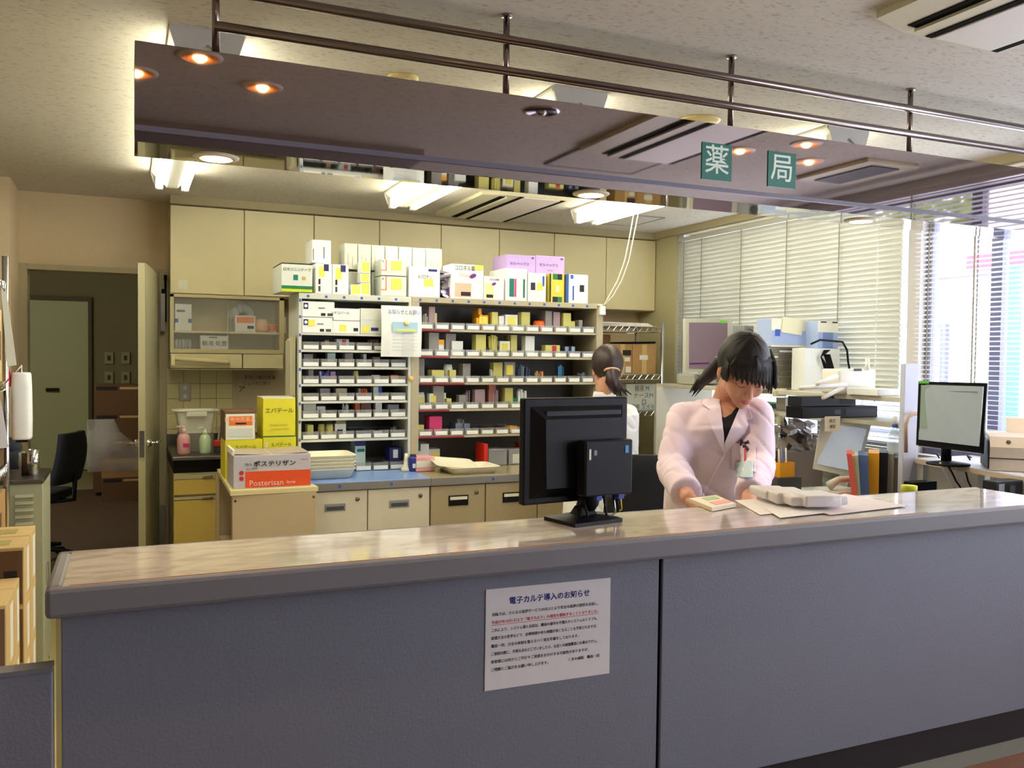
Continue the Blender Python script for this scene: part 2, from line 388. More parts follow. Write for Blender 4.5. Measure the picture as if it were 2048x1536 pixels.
fixture(.118, .334, 2.84, 5.15, 'twin tube fluorescent ceiling light nearest the doorway')
fixture(1.417, 1.64, 2.87, 5.15, 'middle twin tube fluorescent ceiling light')
fx = fixture(2.68, 2.90, 2.83, 5.15, 'twin tube fluorescent ceiling light nearest the blinds')
G().box(.03, .075, -.001, .001, -.045, -.015).obj('orange_sticker', mat('orange_sticker', (206, 130, 70), .6), fx)
acm = mat('air_conditioner_cream', (206, 200, 170), .5); acw = mat('air_conditioner_panel', (222, 216, 206), .5)
def cassette(x0, y0, y1, label):
    t = thing('ceiling_air_conditioner', label, 'air conditioner', (x0, y0, CZ), 0, 'ceiling air conditioners'); L = y1 - y0; W = .55
    ol = [(0, .045), (.15, 0), (W, 0), (W, L), (.15, L), (0, L - .045)]
    G().poly([(x, y, -.0005) for x, y in ol], (0, 0, -.022)).obj('surround', acm, t)
    G().box(.26, .505, .015, L - .015, -.028, -.018, .003).obj('intake_panel', acw, t)
    for x, wd in ((.115, .045), (.232, .026), (.508, .03)):
        G().box(x, x + wd, .05 if x < .2 else .01, L - (.05 if x < .2 else .01), -.0255, -.0215).obj('air_slot', mat('slot_dark', (14, 13, 12), .95, spec=.1), t)
    G().box(.152, .16, .04, L - .04, -.034, -.02).obj('louvre', acm, t)
cassette(1.93, 4.80, 5.75, 'cream ceiling air conditioner between the fluorescent lights')
cassette(1.93, .97, 1.91, 'ceiling air conditioner over the waiting side, near the top right corner')
def RZ(u, v): p = PZ(u, v, CZ); return Vector((p.x, 4.64 - p.y, CZ))   # point of the waiting-side ceiling seen in the mirror fascia
lampm = mat('lit_bulb', (255, 230, 180), .4, emit=40, ecol=(255, 206, 140)); baff = mat('copper_baffle', (236, 160, 90), .5, .2)
def downlight(p, label, lit=True, r=.055, big=False, parent=None):
    t = thing('downlight', label, 'ceiling light', p, 0, 'small round downlights') if not parent else parent
    o = Vector((0, 0, 0)) if not parent else Vector(p)
    nm = 'downlight_ring' if parent else 'ring'
    rg = G().lathe(o, [(r, -.001), (r + .014, -.001), (r + .012, -.004), (r + .002, -.007), (r - .001, -.0065), (r, -.002)], 24, False).obj(nm, chrome if not lit else acw, t, True)
    g = G(); pr = []
    for k in range(6): q = (r - .02) / 6; pr += [(r - q * k, -.0062 + k * .0008), (r - q * k - q * .75, -.0072 + k * .0008)]
    g.lathe(o, pr, 24, False).obj('baffle', baff if lit else chrome, rg if parent else t)
    g = G(); g.lathe(o + Vector((0, 0, 0)), [(.021 if not big else r - .006, -.0015 if not big else -.0075), (.02, -.009 if not big else -.0085), (.012, -.016 if not big else -.0092), (.0, -.018 if not big else -.0095)], 20).obj('bulb', (lampm if not big else MT.get('hot') or mat('hot', (255, 240, 220), .4, emit=26, ecol=(255, 226, 190))) if lit else chrome, rg if parent else t, True)
    return t
dl = [((400, 113), 1, 'nearest above the left end of the counter, back row'), ((525, 173), 1, 'front row, second from the left'), ((272, 143), 1, 'front row, far left'), ((1083, 222), 0, 'unlit, with a bare chrome reflector'),
      ((1480, 300), 1, 'behind the green sign, left of its pair'), ((1613, 287), 1, 'back row toward the windows'), ((1618, 322), 1, 'front row toward the windows')]
for (u, v), lit, s in dl:
    p = RZ(u, v); downlight(p, 'small downlight, waiting side ceiling, ' + s, bool(lit), .06)
    if lit:
        l = bpy.data.lights.new('downlight_lamp', 'SPOT'); l.energy = 5; l.color = (1, .72, .42); l.spot_size = 1.6; l.shadow_soft_size = .03
        o = bpy.data.objects.new('downlight_lamp', l); C.objects.link(o); o.location = p + Vector((0, 0, -.03))
a = RZ(1690, 327); t = thing('ceiling_vent', 'square ceiling vent over the waiting side near the windows', 'vent', (a.x, a.y - .35, CZ))
G().box(0, .34, 0, .5, -.02, 0, .004).obj('surround', acm, t); G().box(.08, .26, .05, .45, -.026, -.018).obj('air_slot', dgray, t)
for i, (x0, y0, x1, y1, s) in enumerate(((3.12, 5.17, 3.42, 5.58, 'staff side close to the blinds'), (1.95, .62, 2.45, 1.0, 'waiting side'))):
    t = thing('access_hatch', 'square access hatch flush in the ceiling, ' + s, 'hatch', (x0, y0, CZ)); W, L = x1 - x0, y1 - y0
    G().box(0, W, 0, L, -.006, 0).obj('hatch_board', ceil_m, t); G().box(-.008, 0, -.008, L + .008, -.009, 0).box(W, W + .008, -.008, L + .008, -.009, 0).box(0, W, -.008, 0, -.009, 0).box(0, W, L, L + .008, -.009, 0).obj('hatch_frame', mgray, t)
for i, (x, s) in enumerate(((2.16, 'right'), (.894, 'left'))):
    t = thing('ceiling_speaker', 'round yellowed ceiling fitting above the mirror fascia, %s one' % s, 'ceiling fitting', (x, 3.012, CZ), 0, 'round ceiling fittings')
    G().lathe((0, 0, 0), [(.085 - .03 * i, 0), (.085 - .03 * i, -.006), (.07 - .03 * i, -.011), (.0, -.012)], 28).obj('cover', mat('yellowed_plastic', (214, 196, 130), .5), t, True)
    G().lathe((0, 0, 0), [(.03, -.0121), (.028, -.016), (0, -.016)], 20).obj('grille', whitep, t, True)
# ------------------------------------------------------------------ hanging mirror fascia with rails
X0, X1, YF, YB, ZB, ZT = .018, 3.85, 2.32, 2.515, 1.972, 2.214
mirr = mat('smoked_mirror', (172, 160, 160), .03, 1, noise=.01)
mirb = mat('smoked_mirror_under', (196, 192, 190), .03, 1, noise=.01)
fa = thing('hanging_fascia', 'long smoked mirror fascia hung from the ceiling on steel rails over the counter', 'sign', (X0, YF, ZB))
fo = fa.location
G(fo).box(X0, X1, YF, YF + .006, ZB, ZT).obj('mirror_panel', mirr, fa)
g = G(fo); g.loft([[(x, YF + .006, ZB), (x, YF + .006, ZB + .006), (x, YB, ZB + .010), (x, YB, ZB + .004)] for x in (X0, X1)]); g.obj('mirror_underside', mirb, fa)
G(fo).box(X0, X1, YB - .006, YB, ZB + .010, ZT).box(X0, X1, YF + .006, YB, ZT - .006, ZT).box(X0, X0 + .005, YF + .006, YB - .006, ZB + .01, ZT - .006).obj('casing', mat('fascia_casing', (140, 130, 124), .4), fa)
G(fo).box(X0, X1, YF - .004, YF - .0002, ZB + .026, ZB + .040).obj('reflected_bar', mat('reflected_bar_grey', (110, 106, 122), .35), fa)  # solid strip standing in for a bar reflected in the mirror
for i in range(5):
    x = .206 + .7965 * i
    G(fo).tube([(x, YF + .02, ZT), (x, YF + .02, CZ)], .0095, 12).lathe((x, YF + .02, CZ - .006), [(.016, 0), (.016, .006)], 14).obj('post', railm, fa, True)
for z in (2.367, 2.278): G(fo).tube([(.20, YF, z), (X1, YF, z)], .0125, 12).obj('rail', railm, fa, True)
for (x, ch) in ((1.732, '薬'), (1.996, '局')):
    s = G(fo).box(x - .058, x + .058, YF - .003, YF - .0003, 2.034, 2.151).obj('sign_plate', mat('sign_green', (6, 112, 96), .35), fa)
    s['label'] = 'green square plate with the white character ' + ch
    text(ch, .098, mat('sign_white', (226, 240, 226), .5), s, Vector((x, YF - .0034, 2.0925)) - fo, off=.0006)
for x in (.214, 1.331, 2.454, 3.57):
    downlight(Vector((x, 2.42, ZB + .003)) - fo, '', True, .045, True, fa)
    l = bpy.data.lights.new('fascia_lamp', 'SPOT'); l.energy = 9; l.color = (1, .78, .55); l.spot_size = 1.5; l.shadow_soft_size = .03
    o = bpy.data.objects.new('fascia_lamp', l); C.objects.link(o); o.location = (x, 2.42, ZB - .02)
# ------------------------------------------------------------------ counter
marble = ramp_mat('marble_laminate', [(0, (176, 166, 158)), (.42, (196, 186, 176)), (.54, (218, 208, 198)), (1, (232, 224, 214))], 5.5, .09, 8, (1, 2.6, 1), 1.6, coat=.5)
cgrey = mat('counter_grey', (134, 132, 136), .5, noise=.05, scale=3, bump=.03)
cfront = mat('counter_front', (134, 137, 148), .55, noise=.04, scale=160, bump=.12)
ct = thing('reception_counter', 'long grey reception counter with a glossy marble-patterned top', 'counter', (-.106, 1.655, FZ)); o_ = ct.location
ZC, CX1 = 1.068, 2.44
G(o_).box(-.10, CX1 - .01, 1.625, 1.90, ZC - .008, ZC).obj('countertop', marble, ct)
g = G(o_)
for (xa, xb, ya, yb) in ((-.125, CX1, 1.607, 1.628), (-.125, CX1, 1.897, 1.912), (-.1255, -.098, 1.6285, 1.8965)):
    g.box(xa, xb, ya, yb, ZC - .05, ZC + .001, .008)
g.obj('edge_band', cgrey, ct, False)
G(o_).box(-.12, CX1, 1.62, 1.90, ZC - .05, ZC - .009).obj('top_core', cgrey, ct)
G(o_).box(-.09, 1.9, 1.6265, 1.6295, ZC + .0002, ZC + .0012).obj('worn_edge', mat('worn_edge', (206, 150, 116), .5, noise=.2, scale=12), ct)
sx = PY(1320, 1300, 1.655).x
G(o_).box(-.104, sx - .006, 1.655, 1.675, .475, ZC - .051, .002).obj('front_panel', cfront, ct)
G(o_).box(sx + .004, CX1 - .02, 1.655, 1.675, .475, ZC - .051, .002).obj('front_panel', cfront, ct)
G(o_).box(sx - .006, sx + .004, 1.662, 1.675, .475, ZC - .051).obj('joint_strip', black, ct)
G(o_).box(-.106, CX1 - .02, 1.675, 1.86, FZ - .37, .98).obj('carcass', mat('counter_carcass', (150, 140, 120), .6), ct)
G(o_).box(-.10, CX1 - .02, 1.667, 1.676, FZ, .475).obj('kick_board', mat('kick_board', (40, 30, 30), .6), ct)
G(o_).box(-.112, -.104, 1.653, 1.86, FZ - .37, ZC - .05).obj('end_trim', mat('end_trim_cream', (204, 190, 120), .5), ct)
G(o_).box(-.10, CX1 - .02, 1.86, 2.22, .90, .93).obj('work_shelf', marble, ct)
t = thing('swing_gate', 'low grey swing gate at the left end of the counter', 'gate', (-1.0, 1.64, FZ))
G(t.location).box(-1.0, -.116, 1.64, 1.672, FZ + .01, .922, .003).obj('gate_panel', cfront, t); G(t.location).box(-1.0, -.116, 1.638, 1.674, .922, .93).obj('top_edge', cgrey, t)
# notice on the counter front
N = thing('notice_sheet', 'white paper notice taped to the counter front', 'notice', (.8255, 1.653, .69)); NL = N.location
cnr = [PY(*p, 1.653) for p in ((972.3, 1179.6), (1221.3, 1155.7), (1218.8, 1346.6), (969.3, 1382.7))]
G(NL).loft([[Vector((q.x, 1.6545, q.z)) for q in cnr], [Vector((q.x, 1.6532, q.z)) for q in cnr]]).obj('paper', whiteq, N)
c0 = sum(cnr, Vector()) / 4
import math as _m
tl = _m.atan2(cnr[1].z - cnr[0].z, cnr[1].x - cnr[0].x)
def nl(s, dz, size, mt, ax='LEFT', x=-.135, off=0, wmax=.272, ul=False):
    o = text(s, size, mt, N, (0, 0, 0), ax=ax, off=off, ext=.0001)
    xs = [v.co.x for v in o.data.vertices]; wd = max(xs) - min(xs)
    if wd > wmax:
        for v in o.data.vertices: v.co.x *= wmax / wd
    M = Matrix.Translation(Vector((c0.x, 1.6528, c0.z)) - NL) @ Matrix.Rotation(-tl, 4, 'Y') @ Matrix.Translation((x, 0, dz)) @ Matrix.Rotation(PI / 2, 4, 'X')
    o.matrix_local = M
    if ul: b = G().box(0, wmax, -.0002, .0002, -.0005, .0003).obj('underline', mt, N); b.matrix_local = Matrix.Translation(Vector((c0.x, 1.6528, c0.z)) - NL) @ Matrix.Rotation(-tl, 4, 'Y') @ Matrix.Translation((x, 0, dz - .0052))
nl('電子カルテ導入のお知らせ', .077, .0165, inkb, 'CENTER', .0, .0003, .19)
for i, s in enumerate(('当院では、さらなる医療サービスの向上とより安全な医療の提供を目指し、', '平成27年10月1日より「電子カルテ」の運用を開始することとなりました。', 'これにより、システム導入当初は、職員の操作の不慣れやシステムのトラブル、', '処理方法の変更などで、診療時間や待ち時間が長くなることも予想されますが、', '職員一同、万全の体制を整えるべく現在準備をしております。', 'ご来院の際に、不明な点などございましたら、お近くの病院職員にお尋ね下さい。', '患者様には何かとご不便やご迷惑をおかけする可能性がありますが、', 'ご理解とご協力をお願い申し上げます。')):
    nl(s, .052 - i * .0165, .0078, inkr if i == 1 else ink, wmax=(.252, .252, .25, .25, .205, .25, .23, .132)[i] if i < 8 else .25, off=.00005, ul=(i == 1))
nl('くまの病院　職員一同', -.0635, .0078, ink, 'LEFT', .045, .00005, .08)
# ------------------------------------------------------------------ upper wall cabinets (eight doors = four double units)
UY = 5.9; cx = [.247 + .4486 * i for i in range(9)]; CB, CT = 1.836, 2.391
for i in range(4):
    x0, x1 = cx[2 * i], cx[2 * i + 2]
    t = thing('wall_cabinet', 'cream two-door wall cabinet under the ceiling, %s from the doorway' % ['first', 'second', 'third', 'fourth'][i], 'cabinet', (x0, UY, CB), 0, 'cream wall cabinets')
    G(t.location).box(x0 + .001, x1 - .001, UY + .02, 6.138, CB, CT).obj('cabinet_body', creamd, t)
    for k in (0, 1):
        a = cx[2 * i + k]; G(t.location).box(a + .003, a + .4486 - .003, UY, UY + .019, CB + .004, CT - .002, .0015).obj('door', cream, t)
    if i == 0: 
        p = PY(367, 569, UY); G(t.location).box(p.x - .03, p.x + .025, UY - .001, UY, p.z - .03, p.z + .03).obj('paper_label', whitep, t)
# ------------------------------------------------------------------ glass-front cabinet and drawers under it
t = thing('glass_cabinet', 'cream cabinet with sliding glass doors below the first wall cabinet', 'cabinet', (.247, UY, 1.36)); o_ = t.location
gx0, gx1 = .247, .95
g = G(o_).box(gx0, gx0 + .022, UY, 6.13, 1.47, 1.833).box(gx1 - .03, gx1, UY, 6.13, 1.47, 1.833).box(gx0 + .022, gx1 - .03, UY, 6.13, 1.47, 1.488).box(gx0, gx1, 6.115, 6.135, 1.36, 1.833)
g.box(gx0, gx1, UY + .01, 6.115, 1.356, 1.362); g.obj('cabinet_body', creamd, t)
G(o_).box(gx0 + .022, gx1 - .03, UY + .03, 6.115, 1.592, 1.604).obj('shelf', cream, t)
G(o_).box(gx0, gx1, UY - .004, UY + .012, 1.462, 1.474).box(gx0, gx1, UY + .0, UY + .012, 1.815, 1.835).obj('door_track', creamd, t)
for k in (0, 1):
    a = gx0 + .022 + k * .325; G(o_).box(a, a + .33, UY + .012 + k * .008, UY + .016 + k * .008, 1.474, 1.816).obj('glass_door', mat('cabinet_glass', (220, 225, 225), .03, alpha=.14), t)
for k in (0, 1):
    a = gx0 + k * .44; G(o_).box(a + .002, a + (.436 if k == 0 else .258), UY, UY + .2, 1.366, 1.458, .002).obj('drawer', cream, t)
items = [('carton', 'white carton with blue corner marks behind the cabinet glass', 'box', 350, 608, 383, 660, white, ((.0, .3, .2, .45, blue), (.8, .3, 1, .45, blue), (.1, .7, .6, .78, inkg)), 1.604),
         ('carton', 'white carton with an orange band behind the cabinet glass', 'box', 470, 631, 511, 664, white, ((.08, .55, .92, .9, orange), (.6, .2, .92, .38, ink)), 1.604),
         ('carton', 'white name-plate carton with black lettering low in the glass cabinet', 'box', 401, 671, 457, 698, white, ((.5, .4, '輸液 処置', .036, ink), (.3, .82, .6, .9, inkg)), 1.488),
         ('carton', 'small white carton at the right end of the glass cabinet', 'box', 560, 634, 572, 666, white, (), 1.604)]
for nm, lab, cat, u0, v0, u1, v1, mt, dec, zb in items: pc(nm, lab, cat, u0, v0, u1, v1, UY + .06, .09, mt, dec, None, zb)
p = PY(523, 656, UY + .1); o = G().lathe((0, 0, 0), [(.035, 0), (.048, .02), (.048, .05), (.035, .085), (.01, .09)], 20).obj('jar', mat('peach_plastic', (244, 200, 160), .5), None, True); o.location = (p.x, UY + .1, 1.604); tag(o, 'round peach-coloured jar on the cabinet shelf', 'jar')
t = thing('medicine_cup', 'orange and white cup beside the peach jar', 'cup', (PY(545, 650, UY + .1).x, UY + .1, 1.604)); G().lathe((0, 0, 0), [(.024, 0), (.028, .055), (.026, .055), (.022, .004)], 18).obj('cup_body', whitep, t, True); G().lathe((0, 0, 0), [(.0275, .012), (.0287, .05)], 18, False).obj('orange_sleeve', ambplastic, t, True)
for k in range(5):
    p = PY(353 + k * 6.5, 682, UY + .07); o = G().lathe((0, 0, 0), [(.010, 0), (.011, .045), (.007, .055), (.008, .062), (0, .062)], 10).obj('vial', mat('vial_glass', (214, 224, 224), .15, alpha=.6), None, True); o.location = (p.x, UY + .07 + .02 * (k % 2), 1.488); tag(o, 'small clear vial in the glass cabinet, %s from its left side' % ['first', 'second', 'third', 'fourth', 'fifth'][k], 'vial', 'vials in the glass cabinet')
g = G(); p = PY(487, 622, UY + .1)
for k in range(9):
    a = k / 9 * PI; g.ell(((k - 4) * .014, random.uniform(-.02, .02), .05 * math.sin(a) + .02), .03, .025, .04, sub=1)
o = g.obj('plastic_bag', plast, None, True); o.location = (p.x - .01, UY + .13, 1.72 - .02); o.location.z = 1.70; tag(o, 'clump of clear plastic bags on the orange-banded carton', 'bag')
# paper tray on the drawer fronts
t = thing('film_dispenser', 'cream paper-roll holder fixed under the glass cabinet', 'holder', (.27, UY - .06, 1.37)); o_ = t.location
G(o_).box(.25, .27, UY - .09, UY, 1.385, 1.45).obj('bracket', cream, t); G(o_).tube([(.26, UY - .05, 1.43), (.60, UY - .04, 1.405)], .016, 12).obj('roll', mat('roll_cream', (240, 230, 180), .5), t, True)
# ------------------------------------------------------------------ sink corner
tw = struct(thing('wall_back', '', '', (.235, 6.12, .86)));
for k in ('label', 'category'): del tw[k]
for i in range(7):
    for j in range(5): G(tw.location).box(.237 + i * .103, .237 + i * .103 + .100, 6.124, 6.139, .862 + j * .1, .862 + j * .1 + .097, .001).obj('tile', tile_m, tw)
t = thing('sink_cabinet', 'yellow sink cabinet with a stainless top beside the open door', 'cabinet', (.235, 5.40, 0)); o_ = t.location
G(o_).box(.235, .95, 5.36, 6.12, .84, .862, .004).obj('steel_top', dsteel, t)
G(o_).box(.235, .95, 6.105, 6.122, .862, .93).obj('backsplash', dsteel, t)
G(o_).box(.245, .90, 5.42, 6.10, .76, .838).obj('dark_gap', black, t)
G(o_).box(.245, .55, 5.42, 6.10, .05, .76).obj('cabinet_body', creamd, t)
G(o_).box(.247, .548, 5.40, 5.42, .725, .752, .001).obj('door_rail', creamd, t)
G(o_).box(.247, .548, 5.40, 5.42, .635, .722, .002).obj('drawer', yellow_l, t)
G(o_).box(.247, .548, 5.40, 5.42, .605, .622, .001).obj('door_rail', creamd, t)
G(o_).box(.247, .548, 5.40, 5.42, .06, .60, .002).obj('door', yellow_l, t)
for z in (.738, .613): G(o_).box(.40, .46, 5.385, 5.40, z - .007, z + .007, .003).obj('handle', chrome, t)
t = thing('socket_plate', 'stainless double socket on the tiles above the sink', 'socket', (PY(370, 784, 6.12).x, 6.122, 1.20)); z0 = PY(370, 784, 6.12).z; t.location.z = z0
G().box(-.036, .036, -.006, .0, -.06, .06, .003).obj('plate', steel, t)
for s in (-.028, .028): G().box(-.012, .012, -.009, -.005, s - .014, s + .014, .002).obj('outlet', whitep, t)
t = thing('wash_basin', 'cream plastic wash basin standing behind the soap bottles', 'basin', (.385, 5.72, .862)); 
rg = []
for z, a, b in ((0, .095, .07), (.06, .105, .08), (.07, .108, .084), (.13, .118, .095), (.135, .135, .115), (.14, .137, .117), (.14, .120, .10), (.02, .095, .075)):
    rg.append([(a * math.copysign(abs(math.cos(q)) ** .35, math.cos(q)), b * math.copysign(abs(math.sin(q)) ** .35, math.sin(q)), z + .02 + .09) for q in (2 * PI * k / 24 + .13 for k in range(24))])
G().loft(rg).obj('basin_body', mat('basin_white', (252, 251, 236), .35), t)
G().box(-.06, .06, -.13, -.118, .215, .245, .008).obj('grip', whitep, t)
G().box(-.1, .1, -.09, .09, 0, .108).obj('stand', mat('draining_rack', (150, 146, 132), .4, .3), t)
def bottle(x, y, z, prof, mt, label, cat='bottle', name='bottle', capm=None, capp=None, extra=None, group=None):
    t = thing(name, label, cat, (x, y, z), 0, group); G().lathe((0, 0, 0), prof, 20).obj('bottle_body', mt, t, True)
    if capp: G().lathe((0, 0, 0), capp, 14).obj('cap', capm, t, True)
    return t
p = PZ(366, 910, .862); t = bottle(.305, 5.50, .862, [(.034, 0), (.038, .01), (.038, .09), (.03, .115), (.012, .125)], mat('pink_soap', (236, 178, 176), .3), 'pink soap pump bottle on the sink edge', capm=mat('pink_pump', (240, 196, 190), .3), capp=[(.014, .125), (.014, .15), (.005, .15), (.005, .168), (.0, .168)])
G().tube([(0, 0, .166), (-.035, 0, .164), (-.04, 0, .150)], .006).obj('nozzle', MT['pink_pump'], t, True); G().box(-.006, .028, -.0395, -.037, .045, .068).obj('pink_label', pinkm, t)
t = bottle(.425, 5.50, .862, [(.031, 0), (.034, .01), (.034, .085), (.026, .11), (.012, .118)], mat('green_soap', (206, 230, 190), .3), 'pale green soap pump bottle on the sink edge', capm=mat('green_pump', (220, 236, 206), .3), capp=[(.016, .116), (.018, .135), (.006, .14), (.006, .155), (0, .155)])
G().tube([(0, 0, .153), (-.02, 0, .156), (-.034, 0, .150)], .006).obj('nozzle', MT['green_pump'], t, True)
t = thing('dish_brush', 'red-handled dish brush and sponge behind the green soap', 'brush', (.505, 5.56, .862)); G().box(-.028, .028, -.02, .02, .03, .075, .01).obj('sponge', redm, t); G().tube([(0, 0, .07), (.01, .02, .15)], .006).obj('grip', mgray, t)
G().lathe((0, 0, 0), [(.024, 0), (.026, .03), (.024, .03)], 12).obj('stand', dgray, t)
p = PY(520, 785, 6.11); t = thing('wall_notice', 'faded paper notice hung on the tiles', 'notice', (p.x, 6.118, p.z)); G().box(-.17, .17, -.002, 0, -.13, .15).obj('paper', mat('faded_paper', (196, 180, 148), .8), t)
text('手洗い後の消毒', .03, dgray, t, (0, -.003, .1)); text('じょうずに使う', .026, dgray, t, (-.02, -.003, .06)); text('ア', .05, ink, t, (-.12, -.003, .02))
# ------------------------------------------------------------------ side cart with the cartons on it
zc = .80; t = thing('side_cart', 'beige wooden cart with an open side in front of the sink', 'cart', (.46, 4.33, 0)); o_ = t.location
top = mat('cart_top', (226, 214, 160), .5)
G(o_).poly([(.452, 4.355, zc - .022), (.874, 4.37, zc - .022), (.868, 4.47, zc - .022), (.808, 4.475, zc - .022), (.806, 5.26, zc - .022), (.47, 5.24, zc - .022)], (0, 0, .022)).obj('top_board', top, t)
cart = mat('cart_beige', (196, 176, 142), .55, noise=.03, scale=4)
G(o_).box(.462, .865, 4.365, 4.385, .06, zc - .024, .002).obj('front_panel', cart, t)
G(o_).box(.485, .80, 5.24, 5.26, .06, zc - .024).obj('rear_panel', cart, t); G(o_).box(.79, .808, 4.39, 5.24, .06, zc - .024).obj('side_panel', cart, t)
G(o_).box(.48, .79, 4.39, 5.24, .40, .415).obj('shelf', cart, t)
for y in (4.39, 5.22): G(o_).box(.462, .48, y, y + .02, .06, zc - .024).obj('corner_post', cart, t)
for x in (.50, .775):
    for y in (4.41, 5.2): G(o_).tube([(x - .012, y, .028), (x + .012, y, .028)], .028, 12).box(x - .008, x + .008, y - .02, y + .02, .03, .065).obj('caster', black2, t)
for x in (.475, .85): G(o_).tube([(x, 4.3655, zc - .05), (x, 4.363, zc - .05)], .006, 10).obj('screw', dsteel, t)
p = PX(450, 1040, .49); t = thing('paper_bundle', 'crumpled white papers tucked in the open side of the cart', 'paper', (.56, 4.75, .415)); 
G().obx((-.02, -.1, .09), (.002, .0, .01), (0, .09, 0), (.03, 0, .08)).obj('sheet', whiteq, t); G().obx((.02, .0, .07), (.01, .0, .005), (0, .12, 0), (-.02, 0, .07)).obj('sheet', grayw, t)
def decal(t, x0, x1, z0, z1, d, mt, nm='printed_panel'): return G().box(x0, x1, -d / 2 - .0012, -d / 2 + .001, z0, z1).obj(nm, mt, t)
wl = mat('grey_lilac_card', (200, 196, 206), .55)
t = carton('carton', 'white and orange-red Latin-lettered carton standing open on the cart', 'box', .472, .845, 4.42, .30, zc, .963, wl, group='large cartons on the cart')
hw = .1865
decal(t, -hw + .055, hw, .004, .083, .30, oramp)
text('Posterisan', .040, mat('pale_pink_print', (250, 214, 206), .6), t, (-.03, -.153, .024)); text('forte', .022, MT['pale_pink_print'], t, (.09, -.153, .024))
text('ポステリザン', .030, ink, t, (.01, -.153, .118), wide=1.15, off=.0006); text('強力', .016, inkg, t, (-.115, -.153, .118)); text('5g×100本', .014, inkg, t, (-.10, -.153, .098)); text('Maruho', .010, redm, t, (.155, -.153, .135))
for z in (.05, .078): G().tube([(-hw + .038, -.151, z), (-hw + .038, -.1525, z)], .011, 16).obj('red_dot', redm, t)
for sx, nm in ((-1, 0), (1, 0)): G().obx((sx * .09, -.0, .166), (.088, 0, sx * .004), (0, .14, 0), (0, 0, .001)).obj('lid_flap', mat('flap_grey', (176, 160, 140), .7), t)
G().obx((-.185, 0, .176), (.002, 0, .012), (0, .14, 0), (.006, 0, 0)).obj('lid_flap', whitep, t)
for lab, u0, v0, u1, v1, Y, zb in (('yellow carton under the orange-labelled carton on the cart', 450, 880, 525, 906, 4.78, zc), ('yellow carton at the bottom right of the cart stack', 526, 874, 592, 906, 4.78, zc)):
    a = PY(u0, v0, Y); b = PY(u1, v0, Y)
    t = carton('carton', lab, 'box', a.x, b.x, Y, .24, zb, a.z, yelbox, ((.55, .8, 'エパデール', .022, mat('dark_green_print', (40, 70, 20), .6)), (.08, .74, .14, .86, whitep)), 'yellow cartons on the cart')
zt = PY(560, 874, 4.78).z; a = PY(526, 800, 4.78); b = PY(591, 800, 4.78)
t = carton('carton', 'tall yellow carton at the top of the cart stack', 'box', a.x - .0, b.x, 4.78, .24, zt, PY(560, 797, 4.78).z, yelbox, ((.0, .0, 1, .035, green), (.5, .68, 'エパデール', .030, MT['dark_green_print']), (.2, .3, .75, .34, mat('faint_yellow', (208, 200, 50), .6)), (.25, .2, .8, .23, MT['faint_yellow'])), 'yellow cartons on the cart', whitep)
zt2 = PY(490, 880, 4.78).z; a = PY(449, 850, 4.78); b = PY(511, 850, 4.78)
t = carton('carton', 'brown carton with a white and orange label on the yellow carton', 'box', a.x, b.x, 4.78, .22, zt2, PY(480, 822, 4.78).z, kraftd, ((.04, .02, .98, .90, whitep), (.14, .5, .9, .82, orange), (.5, .70, '医療用医薬品', .026, mat('pale_orange', (255, 210, 170), .6)), (.35, .54, .7, .6, ink), (.12, .12, .9, .4, grayw)))
# ------------------------------------------------------------------ dispensing units: base cabinets
def base(name, label, x0, x1, yf, mt, topm, nd, dark, zt=.80):
    t = thing('base_cabinet', label, 'cabinet', (x0, yf, 0)); o_ = t.location
    G(o_).box(x0, x1, yf + .02, 5.2, .05, zt - .035).obj('cabinet_body', mt, t)
    G(o_).box(x0 - .002, x1 + .001, yf - .012, 5.2, zt - .028, zt, .004).obj('worktop', topm, t)
    G(o_).box(x0 - .002, x1 + .001, yf - .014, yf - .0, zt - .045, zt - .003, .003).obj('worktop_lip', lip, t)
    w_ = (x1 - x0) / nd
    for i in range(nd):
        a = x0 + i * w_
        for j, (z0, z1) in enumerate(((.485, zt - .05), (.25, .48), (.06, .245))):
            d = G(o_).box(a + .003, a + w_ - .003, yf, yf + .02, z0, z1, .003).obj('drawer', mt, t); c = a + w_ / 2; hz = z1 - .085
            if dark:
                G(o_).box(c - .058, c + .058, yf - .006, yf + .001, hz - .027, hz + .03, .003).obj('handle_frame', black, d); G(o_).box(c - .05, c + .05, yf - .0075, yf - .005, hz + .006, hz + .023).obj('label_strip', whitep, d)
            else:
                G(o_).box(c - .055, c + .055, yf - .004, yf + .001, hz - .018, hz + .022, .003).obj('handle_frame', mgray, d); G(o_).box(c - .046, c + .046, yf - .0052, yf - .003, hz - .012, hz + .008).obj('handle_recess', dgray, d)
            if j == 0: G(o_).tube([(a + w_ - .055, yf + .001, z1 - .045), (a + w_ - .055, yf - .006, z1 - .045)], .011, 14).obj('lock', dsteel, d, True)
    for k in range(2):
        x = x0 + (x1 - x0) * (.28 + .4 * k)
        G(o_).box(x - .008, x + .008, yf - .0155, yf - .0135, zt - .03, zt - .015).obj('blue_sticker', blue, t)
    return t
xm = 1.505
base('b', 'grey-white base cabinet with a blue worktop', .815, xm, 4.50, drwL, bluetop, 2, False)
base('b', 'beige base cabinet with black-framed drawer handles', xm + .003, 2.80, 4.50, drwR, mat('beige_worktop', (156, 144, 112), .25), 4, True)
